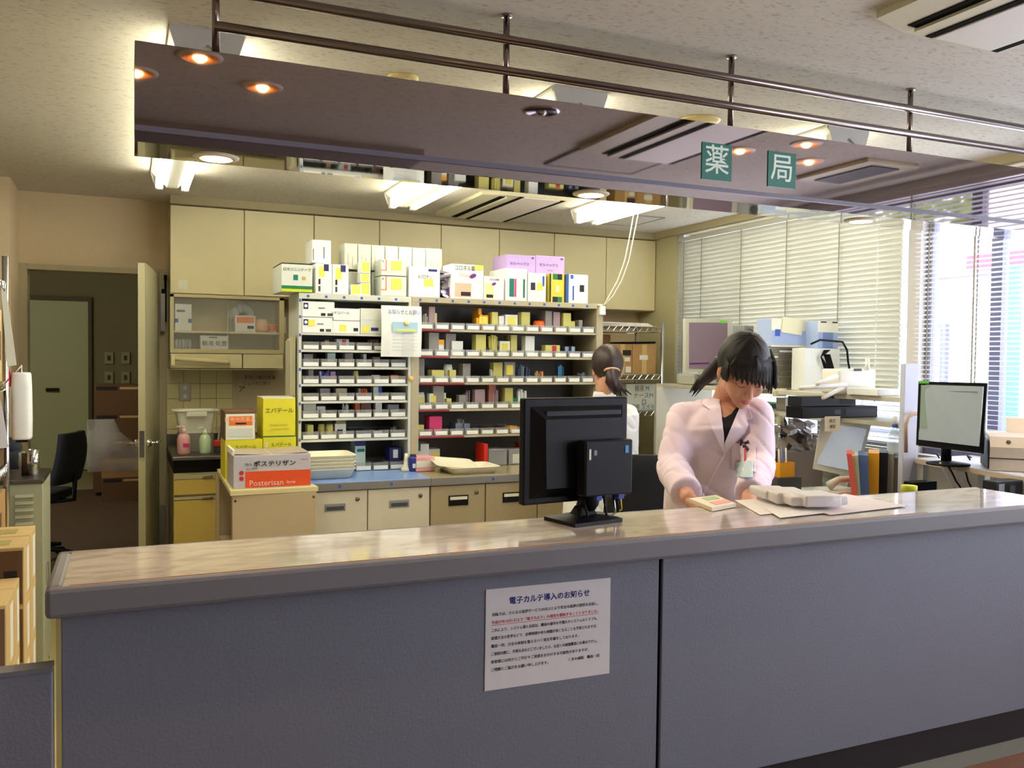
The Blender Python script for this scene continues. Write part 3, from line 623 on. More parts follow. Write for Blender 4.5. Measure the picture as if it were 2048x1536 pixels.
# ------------------------------------------------------------------ dispensing shelf units
SY = 4.87
def unit(label, x0, x1, zs, ztop, mt, post, back):
    t = thing('medicine_shelf', label, 'shelf', (x0, SY, .80)); o_ = t.location
    for a in (x0, x1 - post): G(o_).box(a, a + post, SY - .006, 5.19, .801, ztop - .03).obj('side_panel', mt, t)
    G(o_).box(x0, x1, SY - .008, 5.20, ztop - .032, ztop, .002).obj('top_board', mt, t)
    G(o_).box(x0 + post, x1 - post, 5.18, 5.19, .801, ztop - .032).obj('back_panel', backd, t)
    for z in zs: G(o_).box(x0 + post + .0005, x1 - post - .0005, SY, 5.18, z - .009, z + .003).obj('shelf', mt, t)
    n = int((x1 - x0) / .1)
    for k in range(n):
        x = x0 + .05 + k * .1; G(o_).box(x - .007, x + .007, SY - .0095, SY - .0078, ztop - .024, ztop - .011).obj('blue_sticker', blue, t)
    return t
zl = [1.578, 1.484, 1.389, 1.294, 1.198, 1.102, .983]
zr = [1.614, 1.457, 1.300, 1.143, .986]
uL = unit('pale grey medicine shelf unit on the blue worktop', .862, 1.505, zl, 1.80, unitL, .016, 0)
uR = unit('beige medicine shelf unit on the beige worktop', 1.507, 2.775, zr, 1.803, unitR, .046, 0)
for z in (1.75, 1.66, 1.56, 1.47, 1.37, 1.28, 1.18, 1.08, .98): G(uL.location).box(.864, .874, SY - .0085, SY - .0062, z, z + .016).obj('blue_sticker', blue, uL)
for i, (z, n) in enumerate(((1.614, 2), (1.457, 2), (1.3, 3), (1.143, 2), (.986, 3))): G(uR.location).box(1.555, 1.555 + .095 * n, SY - .0025, SY - .0002, z - .009, z + .002).obj('red_tape', dred, uR)
# plastic bins, one per slot
def binmesh(wd, d, h):
    g = G(); quadbox(g, -wd / 2, wd / 2, 0, d, 0, h, .002); return g.mesh('bin_body', binm)
def lab_mesh(wd): return G().box(-wd / 2, wd / 2, -.004, -.0004, .004, .026, .001).mesh('label_strip', white)
bmA, lmA = binmesh(.092, .26, .045), lab_mesh(.082); bmB, lmB = binmesh(.089, .26, .04), lab_mesh(.072)
ordn = ['first', 'second', 'third', 'fourth', 'fifth', 'sixth', 'seventh', 'eighth', 'ninth', 'tenth', 'eleventh', 'twelfth']
rowsL = zl + [.801]
def mkbin(x, z, me, lm, label, group):
    t = thing('medicine_bin', label, 'bin', (x, SY + .012, z), 0, group); link('bin_body', me, t); link('label_strip', lm, t); return t
XL = [.882 + (.603 / 6) * (k + .5) for k in range(6)]
for r, z in enumerate(rowsL):
    if r == 0: continue
    for k in range(6):
        if r == 7 and k < 3: continue
        if r in (3, 6) and k in (0,) or (r == 5 and k < 3): pass
        mkbin(XL[k], z + .0035 if r < 7 else .8015, bmA, lmA, 'clear bin with white label, %s from left, %s, pale grey unit' % (ordn[k], 'worktop level' if r == 7 else '%s shelf' % ordn[r]), 'bins in the pale grey unit')
XR = [1.553 + (1.176 / 12) * (k + .5) for k in range(12)]
for r, z in enumerate(zr):
    for k in range(12):
        if r == 4 and k > 6: continue
        mkbin(XR[k], z + .0035, bmB, lmB, 'clear bin with white label, %s from left, %s shelf, beige unit' % (ordn[k], ordn[r]), 'bins in the beige unit')
# packages in and on the bins: (u0, v0, u1, v1, material, what, sticker)
yel2 = mat('yellow_card_pale', (214, 208, 120), .6); gl = mat('greyed_card', (150, 146, 142), .6); gpink = mat('pink_grey_card', (176, 150, 156), .6); dk = mat('dark_green_foil', (50, 62, 56), .3, .5); blg = mat('blue_grey_foil', (110, 124, 140), .3, .4)
itR = [ # beige unit
 (0, [(858, 613, 870, 650, gpink, 'pinkish box', 0), (862, 626, 874, 650, yel2, 'yellow note box', 0), (849, 626, 859, 650, white, 'white pouch', 0), (957, 613, 963, 648, amber, 'narrow orange carton', 0), (954, 628, 980, 649, amber, 'orange pouch', 1), (984, 624, 996, 645, yel2, 'pale yellow box', 0), (998, 632, 1008, 648, white, 'white blister pack', 0), (1011, 629, 1035, 652, white, 'white box', 1), (1043, 624, 1060, 651, yel2, 'pale yellow box', 0), (1072, 641, 1094, 652, ambplastic, 'bright orange oval case', 0), (1091, 617, 1104, 650, gl, 'grey folded leaflet', 0), (1107, 624, 1120, 652, gpink, 'grey-pink box', 0), (1127, 626, 1142, 644, yel2, 'leaning yellow box', 0), (1131, 642, 1150, 655, yel2, 'low yellow box', 0), (1158, 640, 1165, 652, gl, 'grey sachet', 0)]),
 (1, [(858, 665, 878, 680, gl, 'grey box', 0), (864, 679, 888, 704, white, 'orange-topped white carton', 2), (892, 667, 912, 690, gl, 'grey carton', 0), (904, 682, 926, 704, white, 'white carton pair', 0), (952, 669, 972, 695, yel2, 'yellow-grey carton', 0), (980, 669, 998, 690, yel2, 'yellow-grey carton by the foil packs', 0), (955, 690, 985, 704, dk, 'dark foil pack', 0), (985, 686, 998, 704, dk, 'upright dark foil pack', 0), (1000, 682, 1020, 701, white, 'white box', 1), (1022, 670, 1034, 703, yel2, 'tall yellow carton', 0), (1051, 672, 1069, 703, white, 'tall white carton', 0), (1091, 690, 1120, 703, yel2, 'low yellow and red carton', 3), (1130, 693, 1138, 705, blg, 'small blister pack', 0), (1143, 693, 1150, 705, blg, 'second small blister pack', 0)]),
 (2, [(833, 716, 849, 750, gl, 'stack of grey boxes', 0), (864, 740, 888, 757, yel2, 'yellow-green carton', 0), (890, 729, 908, 738, white, 'white round pot', 0), (899, 740, 912, 756, yel2, 'pale yellow carton', 0), (926, 727, 941, 753, gl, 'light grey carton', 0), (982, 737, 992, 756, white, 'white pouch', 0), (987, 725, 1005, 756, yel2, 'tall yellow carton', 0), (1009, 724, 1030, 754, gl, 'grey carton', 1), (1040, 727, 1050, 754, blg, 'blister strips', 0), (1053, 733, 1060, 754, blg, 'bent blister strip', 0), (1073, 741, 1087, 752, yel2, 'striped yellow roll', 3), (1117, 729, 1128, 752, mat('blue_foil', (60, 120, 160), .3, .4), 'blue foil pack', 0), (1160, 743, 1180, 755, blg, 'heap of ampoules', 0)]),
 (3, [(832, 785, 853, 791, white, 'white lidded pot', 0), (830, 795, 849, 809, yel2, 'yellow box', 0), (867, 772, 888, 786, gl, 'grey-topped carton', 0), (859, 787, 875, 808, white, 'white carton', 1), (876, 786, 892, 808, white, 'white carton beside its twin', 1), (893, 797, 903, 808, yel2, 'slim yellow box', 0), (918, 790, 932, 807, gl, 'brown-grey box', 0), (931, 779, 941, 807, gpink, 'upright blister strips', 0), (950, 779, 970, 803, gpink, 'mauve carton pair', 0), (978, 770, 992, 778, mat('rosy_card', (190, 120, 110), .6), 'rosy box', 0), (979, 778, 986, 803, gpink, 'tall mauve strip', 0), (987, 778, 998, 800, gpink, 'leaning mauve strip', 0), (1010, 776, 1026, 795, yel2, 'olive carton', 0), (1013, 796, 1040, 806, green, 'green-topped box', 0), (1039, 777, 1055, 806, white, 'bluish-white strips', 0)]),
 (4, [(830, 850, 848, 861, yel2, 'yellow cup box', 0), (859, 833, 884, 862, pinkm, 'magenta carton', 0), (917, 838, 930, 846, gl, 'grey foil', 0), (911, 847, 925, 862, blg, 'ampoule packs', 0), (928, 847, 940, 862, blg, 'clear ampoule pack', 0), (1015, 850, 1036, 857, amber, 'yellow strip pack', 0)]),
]
itL = [
 (1, [(650, 680, 658, 688, kraft, 'brown packet', 0), (673, 678, 698, 690, grayw, 'white box with red print', 3), (740, 679, 757, 690, gl, 'grey packet', 3)]),
 (2, [(583, 705, 583, 705, gl, '', 0), (608, 708, 626, 720, gl, 'grey boxes', 0), (655, 703, 671, 720, mat('mint_card', (200, 222, 212), .6), 'mint-green carton', 0), (690, 706, 706, 720, gl, 'brown-topped box', 0), (727, 708, 733, 722, white, 'slim white box', 0), (745, 714, 760, 722, gl, 'grey packet', 0)]),
 (3, [(617, 740, 627, 755, gl, 'grey bottle pack', 0), (640, 738, 662, 756, mat('violet_foil', (110, 110, 170), .35, .3), 'violet foil carton', 0), (661, 743, 671, 755, mat('mauve_box', (170, 140, 180), .6), 'mauve box', 0), (707, 742, 718, 756, yel2, 'yellow round pot', 0), (743, 750, 760, 756, whitep, 'low white box', 0), (782, 750, 797, 756, orange, 'low orange box', 0)]),
 (4, [(640, 777, 660, 790, gl, 'grey cartons', 0), (672, 777, 694, 789, mat('buff_card', (190, 184, 150), .6), 'buff carton pair', 0), (717, 777, 722, 790, gl, 'slim grey box', 0), (725, 776, 736, 786, ambplastic, 'orange pouch', 0), (747, 771, 757, 789, MT['mint_card'], 'pale teal carton', 0), (757, 772, 764, 780, blue, 'small blue packet', 0)]),
 (5, [(607, 807, 632, 822, whitep, 'large cream box', 0), (634, 813, 651, 820, white, 'white lidded cup', 0), (687, 806, 698, 818, white, 'white crumpled pouch', 0), (710, 805, 720, 820, mat('copper_card', (190, 100, 40), .5), 'copper-orange carton', 0), (722, 806, 742, 820, mat('brown_bottles', (110, 66, 36), .4), 'row of brown bottles', 0), (751, 803, 764, 820, white, 'tall white carton', 0), (776, 809, 798, 821, mgray, 'grey cartons', 0)]),
 (6, [(615, 850, 627, 864, yel2, 'yellow box', 0), (637, 849, 653, 864, yel2, 'olive round jar', 0), (653, 849, 668, 864, yel2, 'second olive round jar', 0), (672, 838, 692, 847, mat('olive_card', (140, 134, 90), .6), 'olive lid box', 0), (670, 848, 692, 862, white, 'white carton with black print', 4), (745, 860, 765, 867, white, 'heap of white sachets', 0), (783, 851, 795, 860, blg, 'blue-grey foil', 0)]),
]
def pack(un, r, e, rows, cols, unitname):
    u0, v0, u1, v1, mt, what, st = e
    if not what: return
    Y = SY + .045 + random.uniform(0, .03); a = PY(u0, v0, Y); b = PY(u1, v1, Y); zb = rows[r] + .0065
    k = min(range(len(cols)), key=lambda i: abs(cols[i] - (a.x + b.x) / 2))
    a.x = max(a.x, cols[0] - .044); zt = min(max(a.z, zb + .012), (([9] + list(rows))[r] if r else 1.765) - .013)
    lowz = PY(u0, v1, Y).z; zb2 = zb
    t = thing('medicine_package', '%s in the %s bin of the %s shelf, %s' % (what, ordn[k], ordn[r], unitname), 'package', ((a.x + b.x) / 2, Y, zb2), 0, 'packages in the ' + unitname)
    hw = (b.x - a.x) / 2; h = zt - zb2; dd = random.uniform(.05, .11)
    if 'round' in what or 'oval' in what or 'pot' in what:
        g = G(); n = 20
        g.loft([[(hw * rr * math.cos(2 * PI * q / n), hw * rr * math.sin(2 * PI * q / n) * .8 + hw, zz_) for q in range(n)] for rr, zz_ in ((.9, 0), (1, h * .2), (1, h * .75), (.8, h))]); g.obj('package_body', mt, t, True)
    elif 'pouch' in what or 'foil' in what or 'heap' in what or 'strip' in what:
        g = G(); n = 5
        for q in range(n):
            x = -hw + 2 * hw * (q + .5) / n; hh = h * random.uniform(.75, 1)
            g.obx((x, .02 + random.uniform(-.01, .02), hh / 2), (hw / n * 1.15, random.uniform(-.004, .004), 0), (0, .012, 0), (random.uniform(-.003, .003), 0, hh / 2), .002)
        g.obj('package_body', mt, t)
    else:
        G().box(-hw, hw, 0, dd, 0, h, .0015).obj('package_body', mt, t)
    if st == 1: G().box(-hw * .62, hw * .62, -.001, .001, h * .35, h * .85).obj('sticker', yel, t)
    if st == 2: G().box(-hw, hw, -.001, .001, h * .68, h).obj('printed_panel', amber, t); G().box(-hw, hw, -.001, .001, 0, h * .3).obj('printed_panel', gl, t)
    if st == 3: G().box(-hw * .1, hw * .5, -.001, .001, h * .3, h * .95).obj('printed_panel', redm, t)
    if st == 4: G().box(-hw * .6, hw * .4, -.001, .001, h * .2, h * .6).obj('printed_panel', ink, t)
for r, L_ in itR:
    for e in L_: pack(uR, r, e, zr, XR, 'beige unit')
for r, L_ in itL:
    for e in L_: pack(uL, r, e, rowsL, XL, 'pale grey unit')
# cartons filling the top shelf of the pale grey unit
Yc = SY + .004
pl = ((.05, .62, .22, .95, navy), (.55, .1, .72, .24, ink), (.77, .1, .95, .24, dgray))
for lab, u0, v0, u1, v1, dec in (('white carton with a purple ring mark, upper left of the top shelf', 604, 603, 669, 634, (('r', 0),)), ('white carton with a purple ring mark and yellow sticker, lower left of the top shelf', 604, 635, 665, 668, (('r', 1),)),
    ('white carton with blue lettering on the top shelf of the pale grey unit', 667, 617, 720, 641, ((.25, .6, 'メチコバール', .018, inkb),)), ('white carton with yellow sticker under the blue-lettered one', 665, 642, 720, 669, ((.25, .15, .5, .7, yel), (.76, .18, .93, .45, ink))),
    ('greenish white carton with yellow sticker at the right of the top shelf', 721, 617, 763, 671, ((.08, .06, .42, .3, yel), (.5, .12, .85, .25, navy), (.1, .55, .9, .58, grayw)))):
    zb = None
    ring = [e for e in dec if e[0] == 'r']; d2 = [e for e in dec if e[0] != 'r']
    if ring: d2 = [(.58, .08, .72, .26, ink), (.78, .08, .95, .26, dgray)] + ([(.2, .42, .42, .85, yel)] if ring[0][1] else []) + [(.5, .55, .7, .62, inkg)]
    low = v1 > 660; zb = 1.582 if low else None
    t = pc('carton', lab, 'box', u0, v0, u1, v1, Yc, .2, grayw if 'greenish' in lab else white, d2, 'cartons on the top shelf', zb)
    if ring:
        g = G()
        wd = (PY(u1, v0, Yc).x - PY(u0, v0, Yc).x) / 2; hh = PY(u0, v0, Yc).z - (zb or PY(u0, v1, Yc).z)
        g.box(-wd + .008, -wd + .034, -.1012, -.1, hh * .5, hh * .9).obj('purple_square', navy, t); G().tube([(-wd + .021, -.1012, hh * .7), (-wd + .021, -.1022, hh * .7)], .009, 16).obj('white_disc', white, t)
# ------------------------------------------------------------------ cartons along the top of the units
T0 = 1.803; Yt = 4.90
def tc(lab, u0, v0, u1, v1, mt, dec=(), Y=Yt, d=.24, zb=T0, grp='cartons on top of the units', **k): return pc('carton', lab, 'box', u0, v0, u1, v1, Y, d, mt, dec, grp, zb, **k)
a = PY(559, 531, 4.93); b = PY(620, 531, 4.93); hz = PY(590, 531, 4.93).z
t = carton('carton', 'white carton with green and lime stripes hanging over the left end of the unit', 'box', a.x, b.x, 4.86, .3, 1.803, hz, grayw, ((.5, .80, 'ロキソニンテープ', .021, ink, .9), (.38, .42, .53, .62, teal), (.66, .44, .78, .56, mat('gold_print', (190, 170, 80), .6)), (0, .1, 1, .22, green), (0, 0, 1, .1, lime)), 'cartons on top of the units')
G().box(-(b.x - a.x) / 2, (b.x - a.x) / 2, -.15, .15, hz - 1.803, hz - 1.797).obj('lid_flap', ink, t)
z2 = PY(640, 525, Yt).z
tc('upright white carton with purple mark, first of the pair at the left', 631, 527, 664, 583, white, ((.2, .55, .55, .9, yel), (.5, .75, .8, .98, navy), (.18, .3, .3, .48, ink), (.18, .06, .3, .24, dgray)))
tc('upright white carton with purple mark, second of the pair at the left', 665, 529, 697, 586, white, ((.2, .5, .58, .88, yel), (.5, .75, .82, .98, navy), (.18, .3, .3, .48, ink), (.18, .06, .3, .24, dgray)))
tc('tall white carton standing highest at the left of the unit top', 624, 480, 662, 527, white, ((.05, .1, .1, .6, inkg), (.6, .2, .66, .7, inkg)), Y=4.95, d=.2, zb=z2 + .003)
z3 = T0 + .155
for i in range(6):
    u = 689 + i * 27.2
    tc('plain white carton in the upper row, %s of six' % ordn[i], u, 487 + i * 1.8, u + 25.8, 545, mat('dull_white_card', (206, 208, 196), .7), ((.25, .1, .3, .6, mat('soft_grey_print', (176, 180, 170), .7)), (.6, .05, .65, .5, mat('soft_grey_print', (176, 180, 170), .7))), Y=5.02, d=.15, zb=z3, grp='plain white cartons in the upper row')
    if i < 6: tc('plain white carton in the lower row behind the stickers, %s of six' % ordn[i], u, 545, u + 25.8, 590, MT['dull_white_card'], ((.2, .1, .26, .7, MT['soft_grey_print']), (.5, .1, .8, .2, MT['soft_grey_print'])), Y=5.02, d=.15, zb=T0, grp='plain white cartons in the lower row')
tc('tall white carton filling the end of the upper row', 852, 497, 884, 545, MT['dull_white_card'], ((.3, .1, .36, .8, MT['soft_grey_print']), (.6, .3, .8, .4, MT['soft_grey_print'])), Y=5.02, d=.15, zb=T0)
for i, (u0, v0, u1, v1) in enumerate(((722, 523, 738, 546), (721, 547, 737, 565), (702, 569, 719, 585), (721, 566, 738, 587))):
    zb = PY(u0, v1, 4.93).z if i < 2 else T0
    tc('small white carton almost covered by a yellow sticker, %s of four' % ['uppermost', 'middle', 'lower left', 'lower right'][i], u0, v0, u1 + 3, v1, white, ((.1, .1, .9, .95, yel),), Y=4.92, d=.09, zb=zb, grp='small yellow-stickered cartons')
for i, (v0, v1) in enumerate(((519, 551), (553, 587))):
    tc('grey-white carton with a red L-shaped line and yellow sticker, %s' % ['upper one', 'lower one'][i], 762, v0, 813, v1, grayw, ((.05, .82, .1, .3 + .6, inkg), (.18, .3, .22, 1, mat('coral_line', (240, 130, 110), .6)), (-.0, .28, .22, .33, MT['coral_line']), (.4, .35, .8, .9, yel)), zb=(T0 if i else T0 + .117), d=.28, Y=4.89, grp='red-lined cartons')
tc('white cube carton with black lettering and yellow sticker', 818, 534, 880, 591, white, ((.5, .66, 'メバロチン', .03, ink, .6), (.48, .36, .78, .6, yel), (.62, .86, .9, .94, navy)), d=.26, Y=4.885)
g = G(); p = PY(889, 560, 4.95)
for i in range(14): g.obx((random.uniform(-.02, .02), random.uniform(-.04, .06), .02 + i * .011), (.03, random.uniform(-.01, .01), random.uniform(-.01, .01)), (0, .05, .01), (0, 0, .007))
o = g.obj('foil_bag', mat('silver_purple_foil', (190, 184, 200), .2, .8, noise=.3, scale=30), None); o.location = (p.x, 4.97, T0); tag(o, 'crumpled silver foil bag with purple end between two white cartons', 'bag')
G((0, 0, 0)).obx((.022, -.06, .035), (.012, 0, 0), (0, .01, 0), (.004, 0, .032)).obj('purple_end', dpurp, o)
tc('large white carton with pink lettering and a purple oval', 902, 529, 967, 597, white, ((.42, .88, 'コロネル錠', .034, ink, .78), (.42, .68, '500mg', .032, salmon, .8), (.12, .05, .62, .45, salmon), (.3, .08, .6, .2, ink), (.72, .85, .98, 1.0, yel)), Y=4.875, d=.27)
G((0, 0, 0))
tc('smaller white carton with cream panel and small purple oval', 968, 553, 1008, 597, white, ((.5, .86, 'コロネル細粒', .014, ink, .8), (.05, .1, .5, .7, mat('pale_yellow_print', (240, 226, 160), .6)), (.12, .08, .45, .22, ink)), Y=4.875, d=.2)
tc('white carton with dark teal panels and striping', 1011, 537, 1054, 601, white, ((.18, .12, .4, .68, teal), (.42, .12, .5, .68, pinkm), (.82, .1, .9, .68, teal)), Y=4.88, d=.26)
tc('white carton with black square and yellow sticker right of the teal one', 1056, 546, 1092, 602, white, ((.15, .4, .4, .66, ink), (.5, .4, .8, .66, yel), (.8, .55, .9, .9, blue)), Y=4.885, d=.2)
tc('narrow yellow and black carton with green arcs', 1099, 548, 1131, 604, mat('yellow_card2', (226, 208, 70), .6), ((.2, .8, .5, 1, green), (.5, .8, .78, 1, ink), (.2, 0, .5, .2, ink), (.5, 0, .78, .2, green), (0, 0, .08, 1, ink), (.92, 0, 1, 1, ink), (.35, .35, .6, .6, MT['pale_yellow_print'])), Y=4.885, d=.2)
tc('blue and white carton with a black square at the right end', 1132, 549, 1176, 606, white, ((0, 0, .12, 1, mat('deep_blue_print', (30, 90, 160), .5)), (.62, .4, .82, .64, ink), (.3, .1, .36, .6, blue), (.2, .84, .32, .98, blue)), Y=4.885, d=.2)
for i, (u0, u1) in enumerate(((1013, 1071), (1071.5, 1129))):
    zb = PY(1056, 551, 4.885).z + .003
    t = tc('lilac carton with purple lettering, %s' % ['left one of the pair', 'right one of the pair'][i], u0, 510 + i * 2, u1, 545, purple, ((.45, .55, 'セルベックス', .022, dpurp), (.5, .3, 'カプセル', .010, dpurp), (.86, .84, .94, .92, dpurp)), Y=4.93, d=.22, zb=zb if i else zb, grp='lilac cartons')
for i, (v0, v1) in enumerate(((509, 524), (526, 540))):
    pass
for (u, v, lab) in ((987, 563, 0), (944, 549, 1)):
    p = PY([988, 946][lab], [568, 552][lab], 4.873); o = G().ell((0, 0, 0), .016 + .008 * lab, .0012, .009 + .004 * lab).obj('oval_sticker', dpurp, None, True); o.location = (p.x, 4.8738, p.z); o.rotation_euler = (0, -.4, 0)
    tag(o, ['small purple oval sticker on the smaller carton', 'large purple oval sticker on the pink-lettered carton'][lab], 'sticker')
# paper notice clipped between the units
p0, p1 = PY(765, 610, 4.80), PY(845, 714, 4.80)
t = thing('hanging_notice', 'white printed notice with blue block held by a round magnet between the units', 'notice', ((p0.x + p1.x) / 2, 4.85, p1.z)); hw = (p1.x - p0.x) / 2; hh = p0.z - p1.z
g = G(); R0 = []
for k in range(9):
    a = k / 8; z = hh * a; y = -.03 - .012 * math.sin(a * 3) 
    R0.append((z, y))
g.loft([[(x, y + .02 * (abs(x / hw) - .5) ** 2 * 4 * .5, z) for x in (-hw, -hw * .6, 0, hw * .6, hw)] + [(x, y + .0015 + .02 * (abs(x / hw) - .5) ** 2 * 4 * .5, z) for x in (hw, hw * .6, 0, -hw * .6, -hw)] for z, y in R0]).obj('paper', white, t)
text('お知らせとお願い', .03, inkb, t, (.01, -.048, hh * .87), wide=.8)
G().box(-hw * .5, hw * .75, -.0495, -.0475, hh * .48, hh * .68).obj('blue_block', mat('pale_blue_print', (170, 206, 232), .7), t)
G().box(-hw * .35, hw * .7, -.0512, -.0500, hh * .50, hh * .54).obj('yellow_line', yel, t)
for k in range(5): G().box(-hw * .5, hw * .7, -.0495, -.0478, hh * (.40 - .07 * k), hh * (.41 - .07 * k)).obj('print_line', mat('faint_print', (190, 196, 196), .7), t)
m_ = G().lathe((0, 0, 0), [(.014, 0), (.014, .01), (.010, .014), (0, .015)], 18).obj('magnet', mat('cream_magnet', (240, 216, 150), .4), t, True)
m_.location = (hw * .18, -.05, hh * .66); m_.rotation_euler = (PI / 2, 0, 0)
o = G().lathe((0, 0, 0), [(.015, 0), (.015, .01), (.0, .013)], 18).obj('magnet', mat('yellow_magnet', (236, 200, 110), .4), None, True); p = PY(821, 757, SY - .008); o.location = (p.x, SY - .0075, p.z); o.rotation_euler = (PI / 2, 0, 0); tag(o, 'yellow round magnet on the post between the shelf units', 'magnet')
# papers hung on the left flank of the pale grey unit
t = thing('hanging_papers', 'bundle of printed sheets hung on the left flank of the pale grey unit', 'papers', (.855, 5.0, 1.15))
for k in range(4): G().obx((-.004 - .003 * k, .04 * k - .02, .22 - .02 * k), (.001, 0, 0), (0, .075, 0), (0, 0, .2 + .01 * k)).obj('sheet', [mat('greyed_sheet', (206, 204, 176), .8), cream, whitep, MT['greyed_sheet']][k], t)
# ------------------------------------------------------------------ things on the worktops
def tray(t, x0, x1, y0, y1, z, h, nm='tray'):
    rg = []
    for zz_, e in ((0, -.02), (h, 0), (h + .002, .006), (h + .004, .004), (h, -.006), (.004, -.026)):
        cxx, cyy, a, b = (x0 + x1) / 2, (y0 + y1) / 2, (x1 - x0) / 2 + e, (y1 - y0) / 2 + e
        rg.append([(cxx + a * math.copysign(abs(math.cos(q)) ** .25, math.cos(q)), cyy + b * math.copysign(abs(math.sin(q)) ** .25, math.sin(q)), z + zz_) for q in (2 * PI * k / 28 + .11 for k in range(28))])
    return G().loft(rg).obj(nm, mat('tray_cream', (244, 238, 214), .4), t, True)
for k in range(5):
    t = thing('tray', 'stacked cream plastic tray on the blue worktop, %s in the stack' % ['lowest', 'second', 'middle', 'fourth', 'topmost'][k], 'tray', (0, 0, 0), 0, 'stacked cream trays'); tray(t, .85, 1.125, 4.60, 4.86, .802 + k * .018, .048); t.location = (0, 0, 0)
t = thing('tray', 'cream plastic tray lying on the beige worktop with small packs in it', 'tray', (1.78, 4.66, .801)); tray(t, -.14, .16, -.12, .12, 0, .035)
t2 = thing('tray', 'cream plastic tray propped at a slant in the lying tray', 'tray', (1.72, 4.72, .835)); q = tray(t2, -.13, .13, -.1, .1, 0, .012); q.rotation_euler = (.16, .10, 0)
p = PZ(807, 940, .80); t = thing('funnel', 'cream funnel upside down on the blue worktop', 'funnel', (p.x, 4.80, .801)); G().lathe((0, 0, 0), [(.032, 0), (.028, .012), (.014, .035), (.011, .07), (.009, .10), (0, .10)], 18).obj('funnel_body', mat('funnel_cream', (236, 232, 206), .4), t, True)
t = bottle(PY(826, 920, 4.78).x, 4.78, .801, [(.024, 0), (.026, .004), (.026, .075), (.02, .085)], mat('dark_blue_can', (50, 56, 140), .35), 'dark blue can at the joint of the two worktops', capm=dgray, capp=[(.018, .085), (.018, .097), (0, .098)]); G().box(-.01, .014, -.0275, -.0255, .02, .045).obj('white_mark', white, t)
for lab, u0, v0, u1, v1, mt, dec, Y in (('pale pink carton lying at the left of the beige worktop', 833, 915, 870, 939, mat('pink_card', (236, 170, 176), .6), ((.0, .3, 1, .75, whitep),), 4.74), ('white carton with green corner and red seal above the pink one', 830, 888, 858, 914, white, ((0, .7, .4, 1, teal), (.7, .15, .85, .35, dred)), 4.93),
    ('white box with yellow sticker behind the tilted tray', 856, 898, 880, 915, grayw, ((.4, .1, .9, .8, yel),), 4.95), ('tall grey magazine box beside the red file', 977, 899, 1014, 934, mat('grey_file', (150, 152, 158), .4), ((.05, .85, .95, .95, mgray),), 4.86),
    ('second grey magazine box nearest the monitor', 1018, 899, 1054, 936, MT['grey_file'], ((.2, .1, .95, .7, grayw),), 4.86), ('red upright file on the beige worktop', 968, 888, 976, 921, mat('red_card', (220, 44, 30), .5), (), 4.85), ('blue and silver carton low in the pale grey unit', 710, 880, 731, 922, MT['mint_card'], ((0, .8, 1, 1, navy), (.2, .6, .9, .7, teal)), 4.93),
    ('red packet by the grey magazine boxes', 1042, 886, 1052, 899, MT['red_card'], (), 4.95), ('navy packet with white pot at the right bottom of the pale grey unit', 779, 895, 803, 916, navy, ((.3, .5, .7, .9, white),), 4.93)):
    zb = .8065 if v1 > 905 else None
    pc('carton', lab, 'box', u0, v0, u1, v1, Y, .14 if Y < 4.9 else .1, mt, dec, 'cartons at worktop level', .802 if v1 > 910 else zb)
for k, (u, v) in enumerate(((606, 905), (621, 903), (645, 888), (658, 900))):
    p = PY(u, v, 4.95); o = G().lathe((0, 0, 0), [(.014, 0), (.015, .03 + .01 * k), (.009, .045 + .01 * k), (.009, .055 + .01 * k), (0, .055 + .01 * k)], 12).obj('pot', [white, whitep, mgray, yel2][k], None, True); o.location = (p.x, 4.95, .802); tag(o, ['small white pot behind the tray stack, far left', 'cream pot behind the tray stack, second', 'grey pot behind the tray stack, third', 'yellowish pot behind the tray stack, nearest the middle'][k], 'pot', 'pots behind the trays')
# ------------------------------------------------------------------ oriented slab from four photographed corners (with their own depths)
def slabq(cs, th, g, o):
    P = [PY(u, v, Y) for u, v, Y in cs]; n = (P[1] - P[0]).cross(P[3] - P[0]).normalized()
    if n.y < 0: n = -n
    g.loft([[p for p in P], [p + n * th for p in P]]); return P, n
# ------------------------------------------------------------------ blinds
slat_a = mat('blind_slat_closed', (200, 200, 190), .6); slat_b = mat('blind_slat_open', (216, 214, 222), .45)
cordm = mat('blind_cord', (150, 146, 132), .7)
def blind(label, y0, y1, ztop, zbot, pitch, tilt, wd, mt, cords, xs=3.855):
    t = thing('venetian_blind', label, 'blind', (xs, y0, zbot), 0, 'venetian blinds'); o_ = t.location
    G(o_).box(xs - .02, xs + .02, y0, y1, ztop, ztop + .03, .003).obj('head_rail', mt, t)
    dx, dz = math.cos(tilt) * wd / 2, math.sin(tilt) * wd / 2
    me = G().loft([[(-dx, y, dz), (0, y, .0018), (dx, y, -dz), (dx, y, -dz - .0005), (0, y, .0012), (-dx, y, dz - .0005)] for y in (y0 + .005, y1 - .005)]).mesh('slat', mt, False)
    z = ztop - pitch * .6; k = 0
    while z > zbot:
        s = link('slat', me, t, (0, -y0, z - zbot)); k += 1
        z -= pitch
    G(o_).box(xs - .013, xs + .013, y0 + .003, y1 - .003, zbot - .012, zbot + .002, .002).obj('bottom_rail', mt, t)
    for y in cords: G(o_).box(xs - wd / 2 - .001, xs - wd / 2 + .0008, y - .004, y + .004, zbot, ztop).box(xs + wd / 2 - .001, xs + wd / 2 + .0008, y - .004, y + .004, zbot, ztop).obj('ladder_tape', cordm, t)
    return t
b1 = blind('wide cream venetian blind, closed, behind the computer shelf', 3.50, 5.60, 2.345, 1.28, .030, 1.15, .035, slat_a, [3.95, 4.4, 4.85, 5.3, 5.52])
